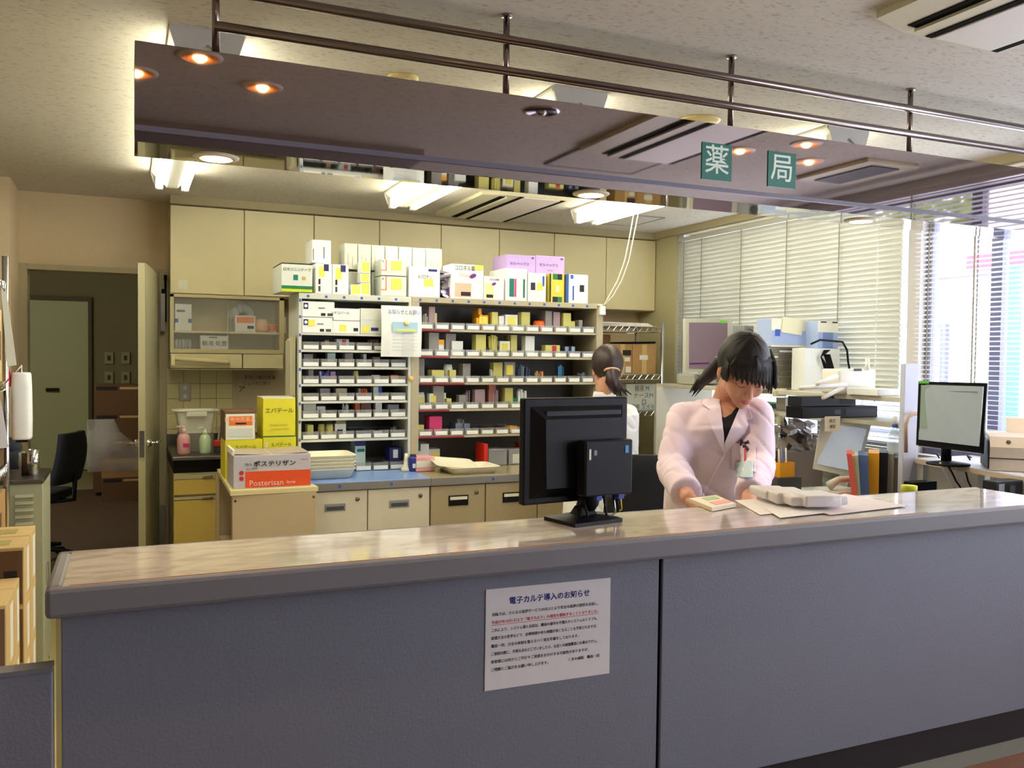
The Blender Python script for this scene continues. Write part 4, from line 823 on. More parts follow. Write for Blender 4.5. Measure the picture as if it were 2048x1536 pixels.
blind('cream venetian blind with open lower slats under the shelf line', 3.50, 5.60, 1.262, .98, .030, .25, .033, slat_a, [3.95, 4.4, 4.85], 3.87)
blind('grey venetian blind with open slats, bright window behind, at the right edge', -2.1, 3.42, 2.345, 1.02, .024, .22, .025, slat_b, [3.32, 3.05, 2.6, 1.9, 1.2])
t = thing('bead_chain', 'white bead chain hanging down the closed blind', 'chain', (3.80, 3.62, 1.20))
g = G((3.80, 3.62, 1.20)); z = 2.33
while z > 1.22: g.ell((3.80, 3.62, z), .0055, .0055, .0055, sub=1); z -= .028
g.tube([(3.80, 3.62, 1.2), (3.80, 3.62, 2.34)], .0012, 4); o = g.obj('beads', mat('bead_white', (236, 240, 244), .25), t, True); o['kind'] = 'stuff'
# ------------------------------------------------------------------ outside the windows
street = mat('street', (206, 204, 200), .9); slab('ground_outside', street, 4.1, 30, -18, 22, -.4, -.3)
wallo = mat('far_wall', (232, 226, 236), .8); lav = mat('lavender_panel', (122, 108, 132), .7)
t = thing('far_building', 'pale shop building across the street with reddish fascia', 'building', (14, 4, -.3)); o_ = t.location
G(o_).box(14, 18, -10, 17, -.3, 3.9).obj('wall', wallo, t); G(o_).box(13.7, 14, -10, 17, 3.0, 3.95).obj('fascia_board', lav, t); G(o_).box(13.66, 13.7, 9.6, 11.0, 3.1, 3.35).obj('fascia_stripe', mat('red_stripe', (170, 60, 84), .6), t)
for k in range(5): f = G(o_).box(13.9, 14, -6 + k * 4.4, -4 + k * 4.4, 0, 2.2).obj('window', frm, t); G(o_).box(13.88, 13.9, -5.9 + k * 4.4, -4.1 + k * 4.4, .1, 2.1).obj('pane', mat('far_pane', (170, 200, 220), .1), f)
o = G((9.5, 7.05, -.3)).tube([(9.5, 7.05, -.3), (9.5, 7.05, 2.6)], .12, 12).obj('street_post', mat('cyan_post', (70, 130, 146), .5), None, True); o.location = (9.5, 7.05, -.3); tag(o, 'pale cyan street post beyond the window', 'post')
t = thing('street_tree', 'yellow-green street tree beyond the top of the window', 'tree', (9.5, -3.0, -.3)); G((9.5, -3.0, -.3)).tube([(9.5, -3.0, -.3), (9.5, -2.95, 3.3)], [.14, .1], 10).obj('trunk', mat('bark', (110, 96, 80), .9), t, True)
g = G((9.5, -3.0, -.3))
for k in range(1400):
    a, r_ = random.uniform(0, 2 * PI), random.random() ** .5
    c = Vector((9.5 + 1.3 * r_ * math.cos(a), -2.95 + 1.9 * r_ * math.sin(a), 3.85 + random.uniform(-.7, .7))); u_ = Vector((random.uniform(-1, 1), random.uniform(-1, 1), random.uniform(-1, 1))).normalized(); v_ = u_.orthogonal().normalized()
    q = [g.b.verts.new(c + (u_ * x + v_ * y) * .09 - g.o) for x, y in ((-1, 0), (0, .6), (1, 0), (0, -.6))]; g.b.faces.new(q)
o = g.obj('foliage', mat('leaf_yellow_green', (120, 138, 34), .6), t); o['kind'] = 'stuff'
# ------------------------------------------------------------------ wire rack at the back right
t = thing('wire_rack', 'chrome wire rack between the beige unit and the blinds', 'rack', (3.0, 5.3, 0)); o_ = t.location
for x in (2.90, 3.515):
    for y in (5.30, 5.66): G(o_).tube([(x, y, 0), (x, y, 1.72)], .0125, 10).obj('post', chrome, t, True)
for z in (1.685, 1.345, 1.085, .70, .3):
    g = G(o_)
    for dz in (0, -.035):
        g.tube([(2.90, 5.3, z + dz), (3.515, 5.3, z + dz)], .003, 6).tube([(2.90, 5.66, z + dz), (3.515, 5.66, z + dz)], .003, 6).tube([(2.90, 5.3, z + dz), (2.90, 5.66, z + dz)], .003, 6).tube([(3.515, 5.3, z + dz), (3.515, 5.66, z + dz)], .003, 6)
    n = 22; g.tube([(2.92 + .585 * k / n, 5.299, z - (.033 if k % 2 else .002)) for k in range(n + 1)], .002, 5)
    g.obj('wire_frame', chrome, t)
    G(o_).box(2.905, 3.51, 5.305, 5.655, z - .002, z + .002).obj('shelf', mat('rack_wires', (150, 150, 152), .3, 1), t)
zr_ = {1: 1.688, 2: 1.348, 3: 1.088}
for k in range(3):
    o = G((3.2, 5.48, 1.688 + k * .008)).obx((3.2 + (k - 1) * .02, 5.48, 1.6925 + k * .008), (.27 - .03 * k, .01 * k, 0), (0, .15, 0), (0, 0, .0035)).obj('paper_stack', whiteq, None); o.location = (3.2, 5.48, 1.688 + k * .008); tag(o, 'white paper bundle on the top of the wire rack, %s' % ['lowest', 'middle', 'uppermost'][k], 'papers', 'paper bundles on the rack')
pc('carton', 'kraft carton with a white label on the right of the wire rack', 'box', 1265, 689, 1312, 736, 5.36, .26, kraft, ((.4, 0, .6, 1, kraftl), (.3, .48, .65, .64, white)), 'cartons on the wire rack', 1.348)
pc('carton', 'kraft carton with two labels half behind the ponytailed head', 'box', 1222, 688, 1264, 736, 5.36, .26, kraft, ((.45, .0, .65, 1, kraftl), (.55, .62, .95, .8, ink), (.65, .42, .9, .56, white), (.7, .05, .95, .25, white)), 'cartons on the wire rack', 1.348)
pc('carton', 'small kraft carton at the left of the rack shelf', 'box', 1200, 669, 1221, 688, 5.5, .1, kraft, (), 'cartons on the wire rack', 1.348)
o = G().obx((0, 0, .01), (.14, .01, .004), (0, .1, 0), (0, 0, .008), .004).obj('black_folder', black, None); p = PY(1270, 684, 5.45); o.location = (p.x, 5.48, PY(1290, 689, 5.36).z + .002); tag(o, 'flat black folder lying on the labelled cartons', 'folder')
t = pc('carton', 'white carton with handwriting on the middle rack shelf', 'box', 1252, 768, 1309, 816, 5.36, .26, grayw, ((.55, .82, '輸液 M', .05, inkg, .8), (.6, .55, 'ナースM', .045, inkg), (.62, .3, 'ロ', .05, inkg), (.5, .12, '未使用 エイド', .04, inkg)), 'cartons on the wire rack', 1.088)
G().box(-.05, .09, -.08, .08, .262, .285, .01).obj('cloth', white, t)
# light pull cords and the switch box at the unit corner
t = thing('switch_box', 'white switch box on the top right corner of the beige unit', 'switch', (PY(1203, 620, 4.86).x, 4.86, PY(1203, 630, 4.86).z)); G().box(-.02, .02, -.02, .015, 0, .055, .003).obj('box_body', white, t); G().box(-.03, .0, -.018, .012, .056, .068, .003).obj('clip', whitep, t)
for k in range(2):
    pts = [(1284 - 8 * k, 398), (1277 - 9 * k, 425), (1268 - 8 * k, 470), (1258 - 8 * k, 520), (1244 - 8 * k, 560), (1226 - 8 * k, 592), (1207, 611)]
    P = [PY(u, v, 4.86 + .002 * k) for u, v in pts]; o = G(P[-1]).tube([P[0] + Vector((.02, 0, .12))] + P, .004, 6).obj('pull_cord', mat('cord_cream', (226, 222, 200), .6), None, True); o.location = P[-1]; tag(o, ['light pull cord looping from the ceiling to the switch box, right strand', 'light pull cord looping from the ceiling to the switch box, left strand'][k], 'cord', 'pull cords')
# ------------------------------------------------------------------ computer desk along the blinds
t = thing('computer_desk', 'long pale desk with two raised shelves along the blinds', 'desk', (3.3, 3.1, 0)); o_ = t.location; dm = mat('desk_grey', (200, 196, 178), .45); dp = mat('desk_pale_blue', (206, 210, 226), .5)
G(o_).box(3.28, 3.83, 3.05, 5.25, .69, .72, .004).obj('desk_top', dm, t)
G(o_).box(3.40, 3.83, 3.06, 5.12, 1.262, 1.287, .003).obj('shelf', dm, t); G(o_).box(3.45, 3.83, 3.06, 4.62, 1.135, 1.158, .003).obj('shelf', dm, t)
G(o_).box(3.37, 3.47, 3.03, 3.058, .0, 1.45, .003).obj('end_panel', dp, t); G(o_).box(3.36, 3.83, 5.13, 5.155, 0, 1.287).obj('end_panel', dm, t); G(o_).box(3.30, 3.80, 4.1, 4.12, 0, .69).obj('end_panel', dm, t)
lcdp = mat('screen_mauve', (128, 108, 122), .3, emit=.10, ecol=(160, 134, 150))
t = thing('monitor', 'beige monitor with a mauve screen on the raised shelf', 'monitor', (3.55, 4.7, 1.287)); o_ = t.location
g = G(o_); slabq([(1371, 637, 4.70), (1463, 637, 4.70), (1463, 744, 4.70), (1371, 744, 4.70)], .03, g, o_); g.obj('casing', lcdg, t)
g = G(o_); slabq([(1379, 645, 4.694), (1455, 645, 4.694), (1455, 736, 4.694), (1379, 736, 4.694)], .004, g, o_); g.obj('screen', lcdp, t)
g = G(o_); slabq([(1379, 726, 4.692), (1455, 724, 4.692), (1455, 727, 4.692), (1379, 729, 4.692)], .002, g, o_); g.obj('screen_line', dpurp, t)
g = G(o_); slabq([(1440, 641, 4.692), (1453, 641, 4.692), (1453, 646, 4.692), (1440, 646, 4.692)], .002, g, o_); g.obj('green_tab', mat('lime_tab', (120, 230, 80), .6), t)
G(o_).box(3.42, 3.62, 4.78, 4.98, 1.29, 1.36, .01).box(3.5, 3.56, 4.73, 4.80, 1.30, 1.5).obj('stand', lcdg, t)
for lab, u0, v0, u1, v1, Y, mt, zb in (('beige computer case beside the mauve monitor', 1459, 652, 1488, 772, 4.75, lcdg, 1.287), ):
    pc('computer', lab, 'computer', u0, v0, u1, v1, Y, .2, mt, (), None, zb)
p = PY(1498, 690, 4.5); t = thing('desktop_speaker', 'grey speaker with a dark ring behind the bowed head', 'speaker', (p.x, 4.5, 1.287)); hh = PY(1498, 651, 4.5).z - 1.287
G().box(-.037, .037, 0, .12, 0, hh, .004).obj('speaker_body', mgray, t); sc_ = G().lathe((0, 0, 0), [(.012, 0), (.03, .002), (.03, .006), (.02, .008), (.0, .004)], 24).obj('speaker_cone', dgray, t, True); sc_.rotation_euler = (PI / 2, 0, 0); sc_.location = (0, -.001, PY(1498, 667, 4.5).z - 1.287)
t = thing('drawer_tower', 'grey letter-tray tower with metal drawers on the raised shelf', 'drawers', (PY(1563, 770, 4.0).x, 4.0, 1.287)); a, b = PY(1528, 694, 4.0), PY(1604, 694, 4.0); hw = (b.x - a.x) / 2; hh = a.z - 1.287
G().box(-hw, hw, .006, .15, 0, hh, .004).obj('tower_body', lcdg, t)
for k in range(7): d = G().box(-hw + .012, hw * .72, 0, .01, .012 + k * hh * .135, .012 + (k + .82) * hh * .135, .001).obj('drawer', mat('drawer_metal', (120, 114, 98), .4, .3), t)
for k, x in ((6, .02), (5, -.08)): G().box(x - .04, x + .05, -.002, .001, .018 + k * hh * .135, .03 + k * hh * .135).obj('drawer_tag', white, t)
zt = 1.287 + hh + .002
t = pc('carton', 'white and light blue carton with a taped note on the drawer tower', 'box', 1543, 638, 1628, 692, 3.98, .13, bluebox, ((0, .58, 1, 1, whitep), (.08, .38, .2, .62, blue), (0, 0, 1, .06, cream)), 'blue and white cartons', zt)
G().obx((-.01, -.069, PY(1580, 652, 3.98).z - zt), (.075, 0, -.008), (0, .001, 0), (.004, 0, .045)).obj('note', mat('note_cream', (240, 236, 200), .7), t)
t = thing('organiser_box', 'clear-bagged white box with black cables in front', 'box', (PY(1643, 770, 3.86).x, 3.86, 1.287)); a, b = PY(1607, 696, 3.86), PY(1679, 696, 3.86); hw = (b.x - a.x) / 2; h2 = a.z - 1.287
G().box(-hw, hw, .0, .1, 0, h2, .004).obj('box_body', white, t)
g = G()
for k in range(7):
    y = -.006 - .003 * k; x = .01 + .004 * k
    g.tube([(x, y, h2 * .96), (x - .03 - .006 * k, y - .004, h2 * .8), (x + .0, y - .01, h2 * .45), (x + .035, y - .006, h2 * .3), (x + .03, y, h2 * .55), (x, y, h2 * .86)], .0028, 5)
g.obj('cable', black, t, True)
t2 = pc('carton', 'second light blue carton beside a cable arch', 'box', 1636, 642, 1676, 692, 3.88, .1, bluebox, ((0, .58, 1, 1, whitep), (.25, .0, .75, .58, mat('mid_blue_card', (120, 144, 200), .6)), (.12, .93, .4, .98, ink), (.7, .93, .95, .98, ink)), 'blue and white cartons', 1.287 + h2 + .002)
P = [PY(u, v, 3.84) for u, v in ((1622, 688), (1640, 680), (1665, 682), (1685, 684), (1694, 700), (1696, 722), (1700, 745))]
o = G(P[0]).tube(P, .006, 8).obj('cable', black, None, True); o.location = P[0]; tag(o, 'thick black cable arching over the white box and down', 'cable')
# cream label printer with long paper arms
t = thing('label_printer', 'cream label printer with spread paper arms on the raised shelf', 'printer', (3.6, 3.45, 1.287)); o_ = t.location; pm = mat('printer_cream', (238, 234, 224), .4); px_ = lambda u, v, Y=3.42: PY(u, v, Y)
a, b = px_(1678, 785), px_(1752, 785)
G(o_).box(a.x, b.x, 3.42, 3.55, 1.288, px_(1700, 738).z, .012).obj('printer_body', pm, t, True)
G(o_).tube([px_(1735, 740), px_(1735, 716)], [.012, .011], 12).obj('paper_roll_holder', pm, t, True)
for pp in (((1690, 770), (1600, 776)), ((1672, 752), (1634, 768)), ((1684, 775), (1646, 796))): G(o_).tube([px_(*pp[0], 3.38), px_(*pp[1], 3.28)], [.014, .010], 8).obj('paper_arm', pm, t, True)
G(o_).box(px_(1708, 740).x, px_(1722, 740).x, 3.415, 3.421, px_(1710, 742).z, px_(1710, 737).z).obj('dark_slot', dgray, t)
pc('carton', 'open flat white carton at the right end of the raised shelf', 'box', 1755, 778, 1800, 787, 3.2, .2, white, (), None, 1.288)
# devices on the lower shelf
for nm, lab, cat, u0, v0, u1, v1, Y, d, mt, dec in (('receipt_printer', 'small black receipt printer with green tape under the shelf', 'printer', 1523, 806, 1570, 825, 4.3, .15, black, ((.3, .85, .85, 1, mat('green_tape', (70, 190, 80), .6)), (.9, .3, 1, .7, MT['green_tape']))), ('modem', 'beige box beside the black receipt printer', 'box', 1570, 796, 1599, 829, 4.1, .08, lcdg, ()),
    ('scanner', 'wide black scanner lying on the lower shelf', 'scanner', 1604, 813, 1755, 838, 3.5, .12, black, ((.42, .3, .5, .7, dgray), (.56, .1, .98, .75, black2)))):
    z_ = 1.159
    pc(nm, lab, cat, u0, v0, u1, v1, Y, d, mt, dec, None, z_)
z_ = PY(1680, 813, 3.5).z + .002
pc('scanner', 'smaller black device stacked on the black scanner', 'scanner', 1602, 793, 1712, 812, 3.51, .1, black2, ((.7, .2, .95, .8, black),), None, z_)
for i, (u0, v0, u1, v1, Y, s) in enumerate(((1545, 777, 1573, 793, 3.95, 'upper note on the shelf edge'), (1523, 824, 1568, 848, 4.0, 'wide handwritten note hanging from the lower shelf'), (1650, 833, 1680, 862, 3.38, 'square handwritten note hanging before the tilted screen'))):
    a, b = PY(u0, v0, Y), PY(u1, v1, Y); t = thing('note', 'cream paper, ' + s, 'note', ((a.x + b.x) / 2, Y, b.z), 0, 'notes on the shelves'); hw = (b.x - a.x) / 2; hh = a.z - b.z
    G().box(-hw, hw, 0, .0012, 0, hh).obj('sheet', mat('note_cream2', (238, 228, 190), .7), t)
    if i: text('返納品' if i == 1 else '処方', hh * .28, inkg, t, (0, -.001, hh * .68)); text('こちら' if i == 1 else '確認', hh * .25, inkg, t, (0, -.001, hh * .3))
# tilted screen on the desk
t = thing('monitor', 'beige flat monitor with a pale blank screen on the desk', 'monitor', (3.55, 3.5, .72)); o_ = t.location
g = G(o_); slabq([(1644, 838, 3.56), (1742, 850, 3.42), (1716, 955, 3.40), (1627, 937, 3.54)], .03, g, o_); g.obj('casing', lcdg, t)
g = G(o_); slabq([(1650, 847, 3.553), (1734, 858, 3.413), (1710, 943, 3.393), (1634, 928, 3.533)], .004, g, o_); g.obj('screen', mat('screen_grey_blue', (170, 182, 200), .25, emit=.22, ecol=(170, 180, 196)), t)
G(o_).box(3.45, 3.65, 3.5, 3.68, .72, .74, .006).tube([(3.55, 3.6, .74), (3.52, 3.53, .9)], .025, 10).obj('stand', lcdg, t)
# clutter on the desk
for i, (u0, v0, u1, v1, mt, Y) in enumerate(((1540, 922, 1558, 938, amber, 3.7), (1560, 926, 1589, 946, amber, 3.62))):
    a, b = PY(u0, v0, Y), PY(u1, v1, Y); t = thing('pen_basket', 'yellow basket of pens on the desk, %s' % ['smaller left one', 'larger right one'][i], 'basket', ((a.x + b.x) / 2, Y, b.z - .02), 0, 'yellow pen baskets'); hw = (b.x - a.x) / 2; h2 = a.z - b.z + .02
    quadbox(G(), -hw, hw, 0, .09, 0, h2, .003).obj('basket_body', amber, t)
    for k in range(5): G().tube([(-hw * .7 + k * hw * .33, .04, .01), (-hw * 1.0 + k * hw * .5, .03 + .01 * k, h2 + .06 + .01 * (k % 3))], .004, 6).obj('pen', [black, white, mgray, blue, white][k], t, True)
    G().box(-.08, .08, -.02, .11, .72 - (b.z - .02), -.001).obj('stand', dgray, t)
g = G()
for k in range(26): g.obx((random.uniform(-.1, .12), random.uniform(-.06, .06), .0 + random.uniform(-.03, .12)), (random.uniform(.01, .04), random.uniform(-.01, .02), random.uniform(-.015, .015)), (0, .03, .01), (0, 0, random.uniform(.006, .02)))
p = PY(1590, 885, 4.0); o = g.obj('plastic_bag', mat('brown_grey_film', (150, 138, 132), .3, alpha=.8, noise=.4, scale=20), None); o.location = p; tag(o, 'heap of rumpled plastic bags and packs behind the pen baskets', 'bags')
bs = thing('storage_box', 'dim grey-brown storage box under the plastic heap', 'box', (p.x, 4.0, .72)); G().box(-.13, .14, -.08, .1, 0, p.z - .76, .004).obj('box_body', mat('dim_box', (120, 104, 92), .7), bs)
o = G().tube([(0, 0, 0), (0, 0, .34)], .016, 10).obj('pole', lcdg, None, True); p = PY(1552, 870, 4.25); o.location = (p.x, 4.25, .72); tag(o, 'beige upright pole rising behind the pen baskets', 'pole')
o = G().ell((0, 0, .12), .028, .02, .075).obj('black_handset', black, None, True); p = PY(1568, 860, 4.2); o.location = (p.x, 4.2, p.z - .12); tag(o, 'black rounded handset hanging under the lower shelf', 'handset')
for i, (u0, v0, u1, v1, mt, s) in enumerate(((1536, 948, 1584, 960, teal, 'teal book with white label on the desk'), (1528, 963, 1650, 985, grayw, 'white printed form spread on the desk'), (1600, 940, 1690, 968, lcdg, 'beige keyboard under the tilted monitor'))):
    z_ = .722; a, b, c, d = PZ(u0, v1, z_), PZ(u1, v1 + (u1 - u0) * .08, z_), PZ(u1, v0 + (u1 - u0) * .08, z_), PZ(u0, v0, z_)
    h_ = .02 if i != 1 else .003; ctr = (a + b + c + d) / 4
    o = G(ctr).loft([[a, b, c, d], [q + Vector((0, 0, h_)) for q in (a, b, c, d)]]).obj(['book', 'form', 'keyboard'][i], mt, None); o.location = ctr; tag(o, s, ['book', 'paper', 'keyboard'][i])
p = PY(1680, 965, 3.3); t = thing('telephone', 'beige telephone with handset beside the coloured folders', 'telephone', (p.x, 3.3, .72)); G().box(-.09, .1, -.08, .1, 0, p.z - .75, .02).obj('phone_base', lcdg, t); G().tube([(-.09, -.02, p.z - .73), (-.04, -.03, p.z - .70), (.04, -.03, p.z - .70), (.09, -.02, p.z - .73)], [.024, .016, .016, .024], 10).obj('handset', lcdg, t, True)
fld = [(1693, 1703, 908, 'red_card', 'salmon-red folder leaning leftmost of the row', -.35), (1702, 1710, 912, 'buff_card', 'buff folder between the red and blue ones', -.25), (1709, 1716, 911, 'MINT', 'pale mint folder beside the buff one', -.2), (1716, 1736, 911, 'BLUE', 'slate blue folder in the middle of the row', -.12), (1737, 1758, 907, 'AMB', 'amber yellow folder right of the blue one', -.02), (1759, 1776, 906, 'BLK', 'black ring binder with a finger hole', 0), (1777, 1788, 908, 'BEI', 'beige file next to the black binder', 0), (1789, 1806, 908, 'BEI2', 'beige grey file at the right end of the row', 0)]
fm = {'red_card': mat('salmon_folder', (232, 100, 92), .5), 'buff_card': mat('buff_folder', (214, 180, 110), .5), 'MINT': mat('mint_folder', (190, 206, 190), .5), 'BLUE': mat('slate_folder', (92, 112, 160), .5), 'AMB': mat('amber_folder', (238, 170, 20), .5), 'BLK': black2, 'BEI': mat('file_beige', (176, 166, 144), .5), 'BEI2': mat('file_beige_dark', (140, 128, 108), .5)}
for u0, u1, v0, mm, s, ln in fld:
    Y = 3.12; a, b = PY(u0, v0, Y), PY(u1, v0, Y); t = thing('folder', s, 'folder', ((a.x + b.x) / 2, Y, .722), 0, 'folders standing on the desk'); hw = (b.x - a.x) / 2; h2 = a.z - .722
    rr_ = ray((u0 + u1) / 2, 940); dd_ = Vector((rr_.x, rr_.y, 0)).normalized(); pp_ = Vector((dd_.y, -dd_.x, 0)); hw *= pp_.x ** -1 * .0 + 1; hw = hw * (1 / max(.2, (pp_.x + pp_.y * -dd_.x / dd_.y * -1) if 0 else 1)) * .72
    q = G().loft([[dd_ * y + pp_ * x for x, y in ((-hw, 0), (-hw, .2), (hw, .2), (hw, 0))], [dd_ * y + pp_ * x + Vector((0, 0, h2)) for x, y in ((-hw, 0), (-hw, .2), (hw, .2), (hw, 0))]]).obj('cover', fm[mm], t)
    for v in q.data.vertices:
        if v.co.z < .01: v.co -= pp_ * ln * .12
    if mm == 'BLK': G().tube([(0, -.0005, h2 * .24), (0, -.004, h2 * .24)], .012, 14).obj('finger_hole', grayw, t)
# raised side table, monitor, bottle, printer
ZT2 = 1.0; A, B = PZ(1766, 905, ZT2), PZ(2048, 953, ZT2); B = B + (B - A) * .5; A = A + (B - A) * ((3.02 - A.y) / (B.y - A.y))
t = thing('side_table', 'narrow raised side table by the bright window', 'table', (3.5, 2.6, 0)); o_ = t.location
G(o_).loft([[A + Vector((0, 0, -.022)), B + Vector((0, 0, -.022)), Vector((3.82, B.y, ZT2 - .022)), Vector((3.82, 3.02, ZT2 - .022)), A + Vector((.12, .0, -.022))], [A, B, Vector((3.82, B.y, ZT2)), Vector((3.82, 3.02, ZT2)), A + Vector((.12, .0, 0))]]).obj('table_top', dp, t)
G(o_).loft([[A + Vector((-.002, -.002, -.024)), B + Vector((-.002, -.002, -.024)), B + Vector((-.002, -.002, -.004)), A + Vector((-.002, -.002, -.004))], [A + Vector((.004, .001, -.024)), B + Vector((.004, .001, -.024)), B + Vector((.004, .001, -.004)), A + Vector((.004, .001, -.004))]]).obj('table_edge', mat('table_edge_tan', (206, 186, 160), .5), t)
for q in (A + Vector((.04, -.01, 0)), B + Vector((.02, .05, 0)), Vector((3.76, 2.9, 0)), Vector((3.76, 2.1, 0))): G(o_).box(q.x - .018, q.x + .018, q.y - .018, q.y + .018, 0, ZT2 - .024).obj('leg', lcdg, t)
G(o_).box(3.42, 3.80, 2.30, 2.32, .1, ZT2 - .03).obj('modesty_panel', dp, t)
t = thing('monitor', 'black monitor showing a pale form in front of the bright window', 'monitor', (3.35, 2.75, ZT2)); o_ = t.location
g = G(o_); slabq([(1837, 763, 2.86), (1975, 766, 2.62), (1965, 907, 2.60), (1832, 890, 2.84)], .035, g, o_); g.obj('casing', black, t)
g = G(o_); P4, n4 = slabq([(1841, 769, 2.853), (1967, 773, 2.613), (1958, 893, 2.593), (1837, 879, 2.833)], .004, g, o_); g.obj('screen', mat('screen_form', (150, 158, 158), .25, emit=.20, ecol=(170, 178, 176)), t)
g = G(o_); slabq([(1842, 770, 2.849), (1879, 771, 2.779), (1874, 860, 2.768), (1839, 856, 2.830)], .003, g, o_); g.obj('screen_sidebar', mat('screen_green', (140, 158, 138), .3, emit=.14, ecol=(150, 170, 144)), t)
for k in range(6):
    g = G(o_); v = 782 + k * 4.2; slabq([(1884, v, 2.765), (1955, v + 1.5, 2.63), (1955, v + 3, 2.63), (1884, v + 1.5, 2.765)], .003, g, o_); g.obj('screen_line', mat('screen_text', (120, 128, 124), .4), t)
g = G(o_); slabq([(1838, 762, 2.852), (1858, 762, 2.82), (1858, 767, 2.82), (1838, 767, 2.852)], .003, g, o_); g.obj('green_tab', MT['lime_tab'], t)
p = PY(1905, 905, 2.74); G(o_).tube([(p.x + .01, 2.78, p.z + .08), (p.x + .01, 2.78, ZT2 + .01)], .022, 10).lathe((p.x + .01, 2.77, ZT2 + .0005), [(.09, 0), (.09, .008), (.02, .018)], 24).obj('stand', black, t, True)
for i, (u, v) in enumerate(((1878, 918), (1940, 922))):
    p = PZ(u, v, ZT2); P = [p + Vector((0, 0, .006)), p + Vector((.03, .04, .02)), p + Vector((.07, .05, .008))]; o = G(p).tube(P, .004, 6).obj('cable', black, None, True); o.location = p; tag(o, 'black monitor cable lying on the side table, %s' % ['left of the stand', 'right of the stand'][i], 'cable', 'monitor cables')
p = PZ(1788, 903, ZT2) ; t = bottle(PY(1789, 900, 3.15).x, 3.15, ZT2 + .0, [(.03, 0), (.034, .01), (.036, .06), (.03, .10), (.012, .135), (.011, .15)], mat('clear_bottle', (206, 220, 224), .1, alpha=.5), 'clear water bottle with a white top and blue neck ring', capm=white, capp=[(.013, .152), (.016, .175), (.012, .19), (0, .192)]); G().lathe((0, 0, .138), [(.014, 0), (.014, .012)], 16, True).obj('neck_ring', blue, t, True)
G().box(-.03, .03, -.03, .03, -.01, 0).obj('base_disc', mat('clear_base', (190, 200, 206), .2, alpha=.6), t)
P = [PY(u, v, 3.0) for u, v in ((1812, 905), (1812, 850), (1816, 835), (1826, 828), (1845, 826))]; o = G(P[0]).tube(P, .009, 10).obj('bent_pipe', mat('tan_pipe', (186, 160, 140), .4), None, True); o.location = P[0]; tag(o, 'tan bent pipe rising beside the bright window', 'pipe')
L_ = PZ(1979, 940, ZT2 + .003); pb = mat('printer_beige', (206, 194, 176), .45)
t = thing('printer', 'beige printer at the right edge on the side table', 'printer', (L_.x, L_.y, ZT2 + .002), -PI / 4)
G().loft([[(x, y, z) for y, z in ((.0, .0), (.0, .052), (-.004, .056), (-.004, .10), (.03, .142), (.10, .152), (.26, .150), (.26, .0))] for x in (0, .36)]).obj('printer_body', pb, t)
G().box(-.002, .362, -.003, .01, .050, .056).obj('paper_slot', dgray, t); G().box(-.006, -.0005, .01, .24, .004, .125, .003).obj('side_cover', black2, t)
bt = G().lathe((0, 0, 0), [(.009, 0), (.009, .003), (0, .004)], 14).obj('button', dgray, t, True); bt.location = (.07, .0125, .1215); bt.rotation_euler = (PI / 4, 0, 0)
G().loft([[(x, .20, .151), (x, .225, .151), (x * .94 + .01, .27, .21), (x * .94 + .01, .26, .212)] for x in (.09, .30)]).obj('paper_support', pb, t)
for lab, u0, v0, u1, v1, Y, mt, nm, zb in (('dark open crate with books under the side table', 1992, 962, 2046, 1000, 2.35, black2, 'crate', .8), ('black pouch beneath the side table', 1828, 964, 1874, 982, 2.9, black, 'pouch', .8)):
    pc(nm, lab, nm, u0, v0, u1, v1, Y, .06, mt, ((.1, .2, .3, .95, mgray), (.5, .1, .7, .9, dgray)) if nm == 'crate' else (), None, zb)
t = thing('low_shelf', 'low grey shelf board under the side table', 'shelf', (3.1, 2.6, 0)); G((3.1, 2.6, 0)).box(2.60, 3.38, 2.30, 3.0, .76, .798).obj('board', dgray, t); G((3.1, 2.6, 0)).box(2.62, 2.66, 2.32, 2.98, 0, .76).box(3.32, 3.36, 2.32, 2.98, 0, .76).obj('side_panel', dgray, t)
for k in range(4):
    P = [PY(u, v, 2.75) for u, v in ((1880 + 12 * k, 925), (1890 + 14 * k, 945), (1900 + 12 * k, 962), (1915 + 10 * k, 980))]; o = G(P[0]).tube(P, .004, 6).obj('cable', [white, black, whitep, black][k], None, True); o.location = P[0]; tag(o, '%s cable drooping under the side table, %s from the left' % (['white', 'black', 'cream', 'black'][k], ordn[k]), 'cable', 'cables under the side table')
t = bottle(PY(1818, 985, 1.98).x, 1.98, .931, [(.022, 0), (.024, .02), (.024, .10), (.02, .12)], MT['clear_bottle'], 'small clear jar with a lime green cap behind the counter edge', 'jar', 'jar', lime, [(.024, .12), (.024, .142), (0, .143)])
# ------------------------------------------------------------------ on the counter
M_ = thing('monitor', 'black computer monitor seen from behind on the counter', 'monitor', (1.0, 1.83, ZC)); ax_ = Vector((.296, .035, 0)).normalized(); nx = Vector((-ax_.y, ax_.x, 0)); c0 = Vector((.996, 1.862, 0))
def mon(x0, x1, z0, z1, d0, d1, nm, mt, bev=.003):
    return G(M_.location).obx(c0 + ax_ * ((x0 + x1) / 2) + nx * ((d0 + d1) / 2) + Vector((0, 0, (z0 + z1) / 2)), ax_ * (x1 - x0) / 2, nx * (d1 - d0) / 2, Vector((0, 0, (z1 - z0) / 2)), bev).obj(nm, mt, M_)
zb_, zt_ = PY(1150, 1003, 1.86).z, PY(1150, 795, 1.86).z
mon(-.152, .152, zb_, zt_, .0, .022, 'frame', black, .004)
mon(-.148, .148, zb_ + .006, zt_ - .006, .021, .0235, 'screen', mat('dark_screen', (30, 34, 40), .15))
g = G(M_.location); q = lambda x, z, d: c0 + ax_ * x + nx * d + Vector((0, 0, z))
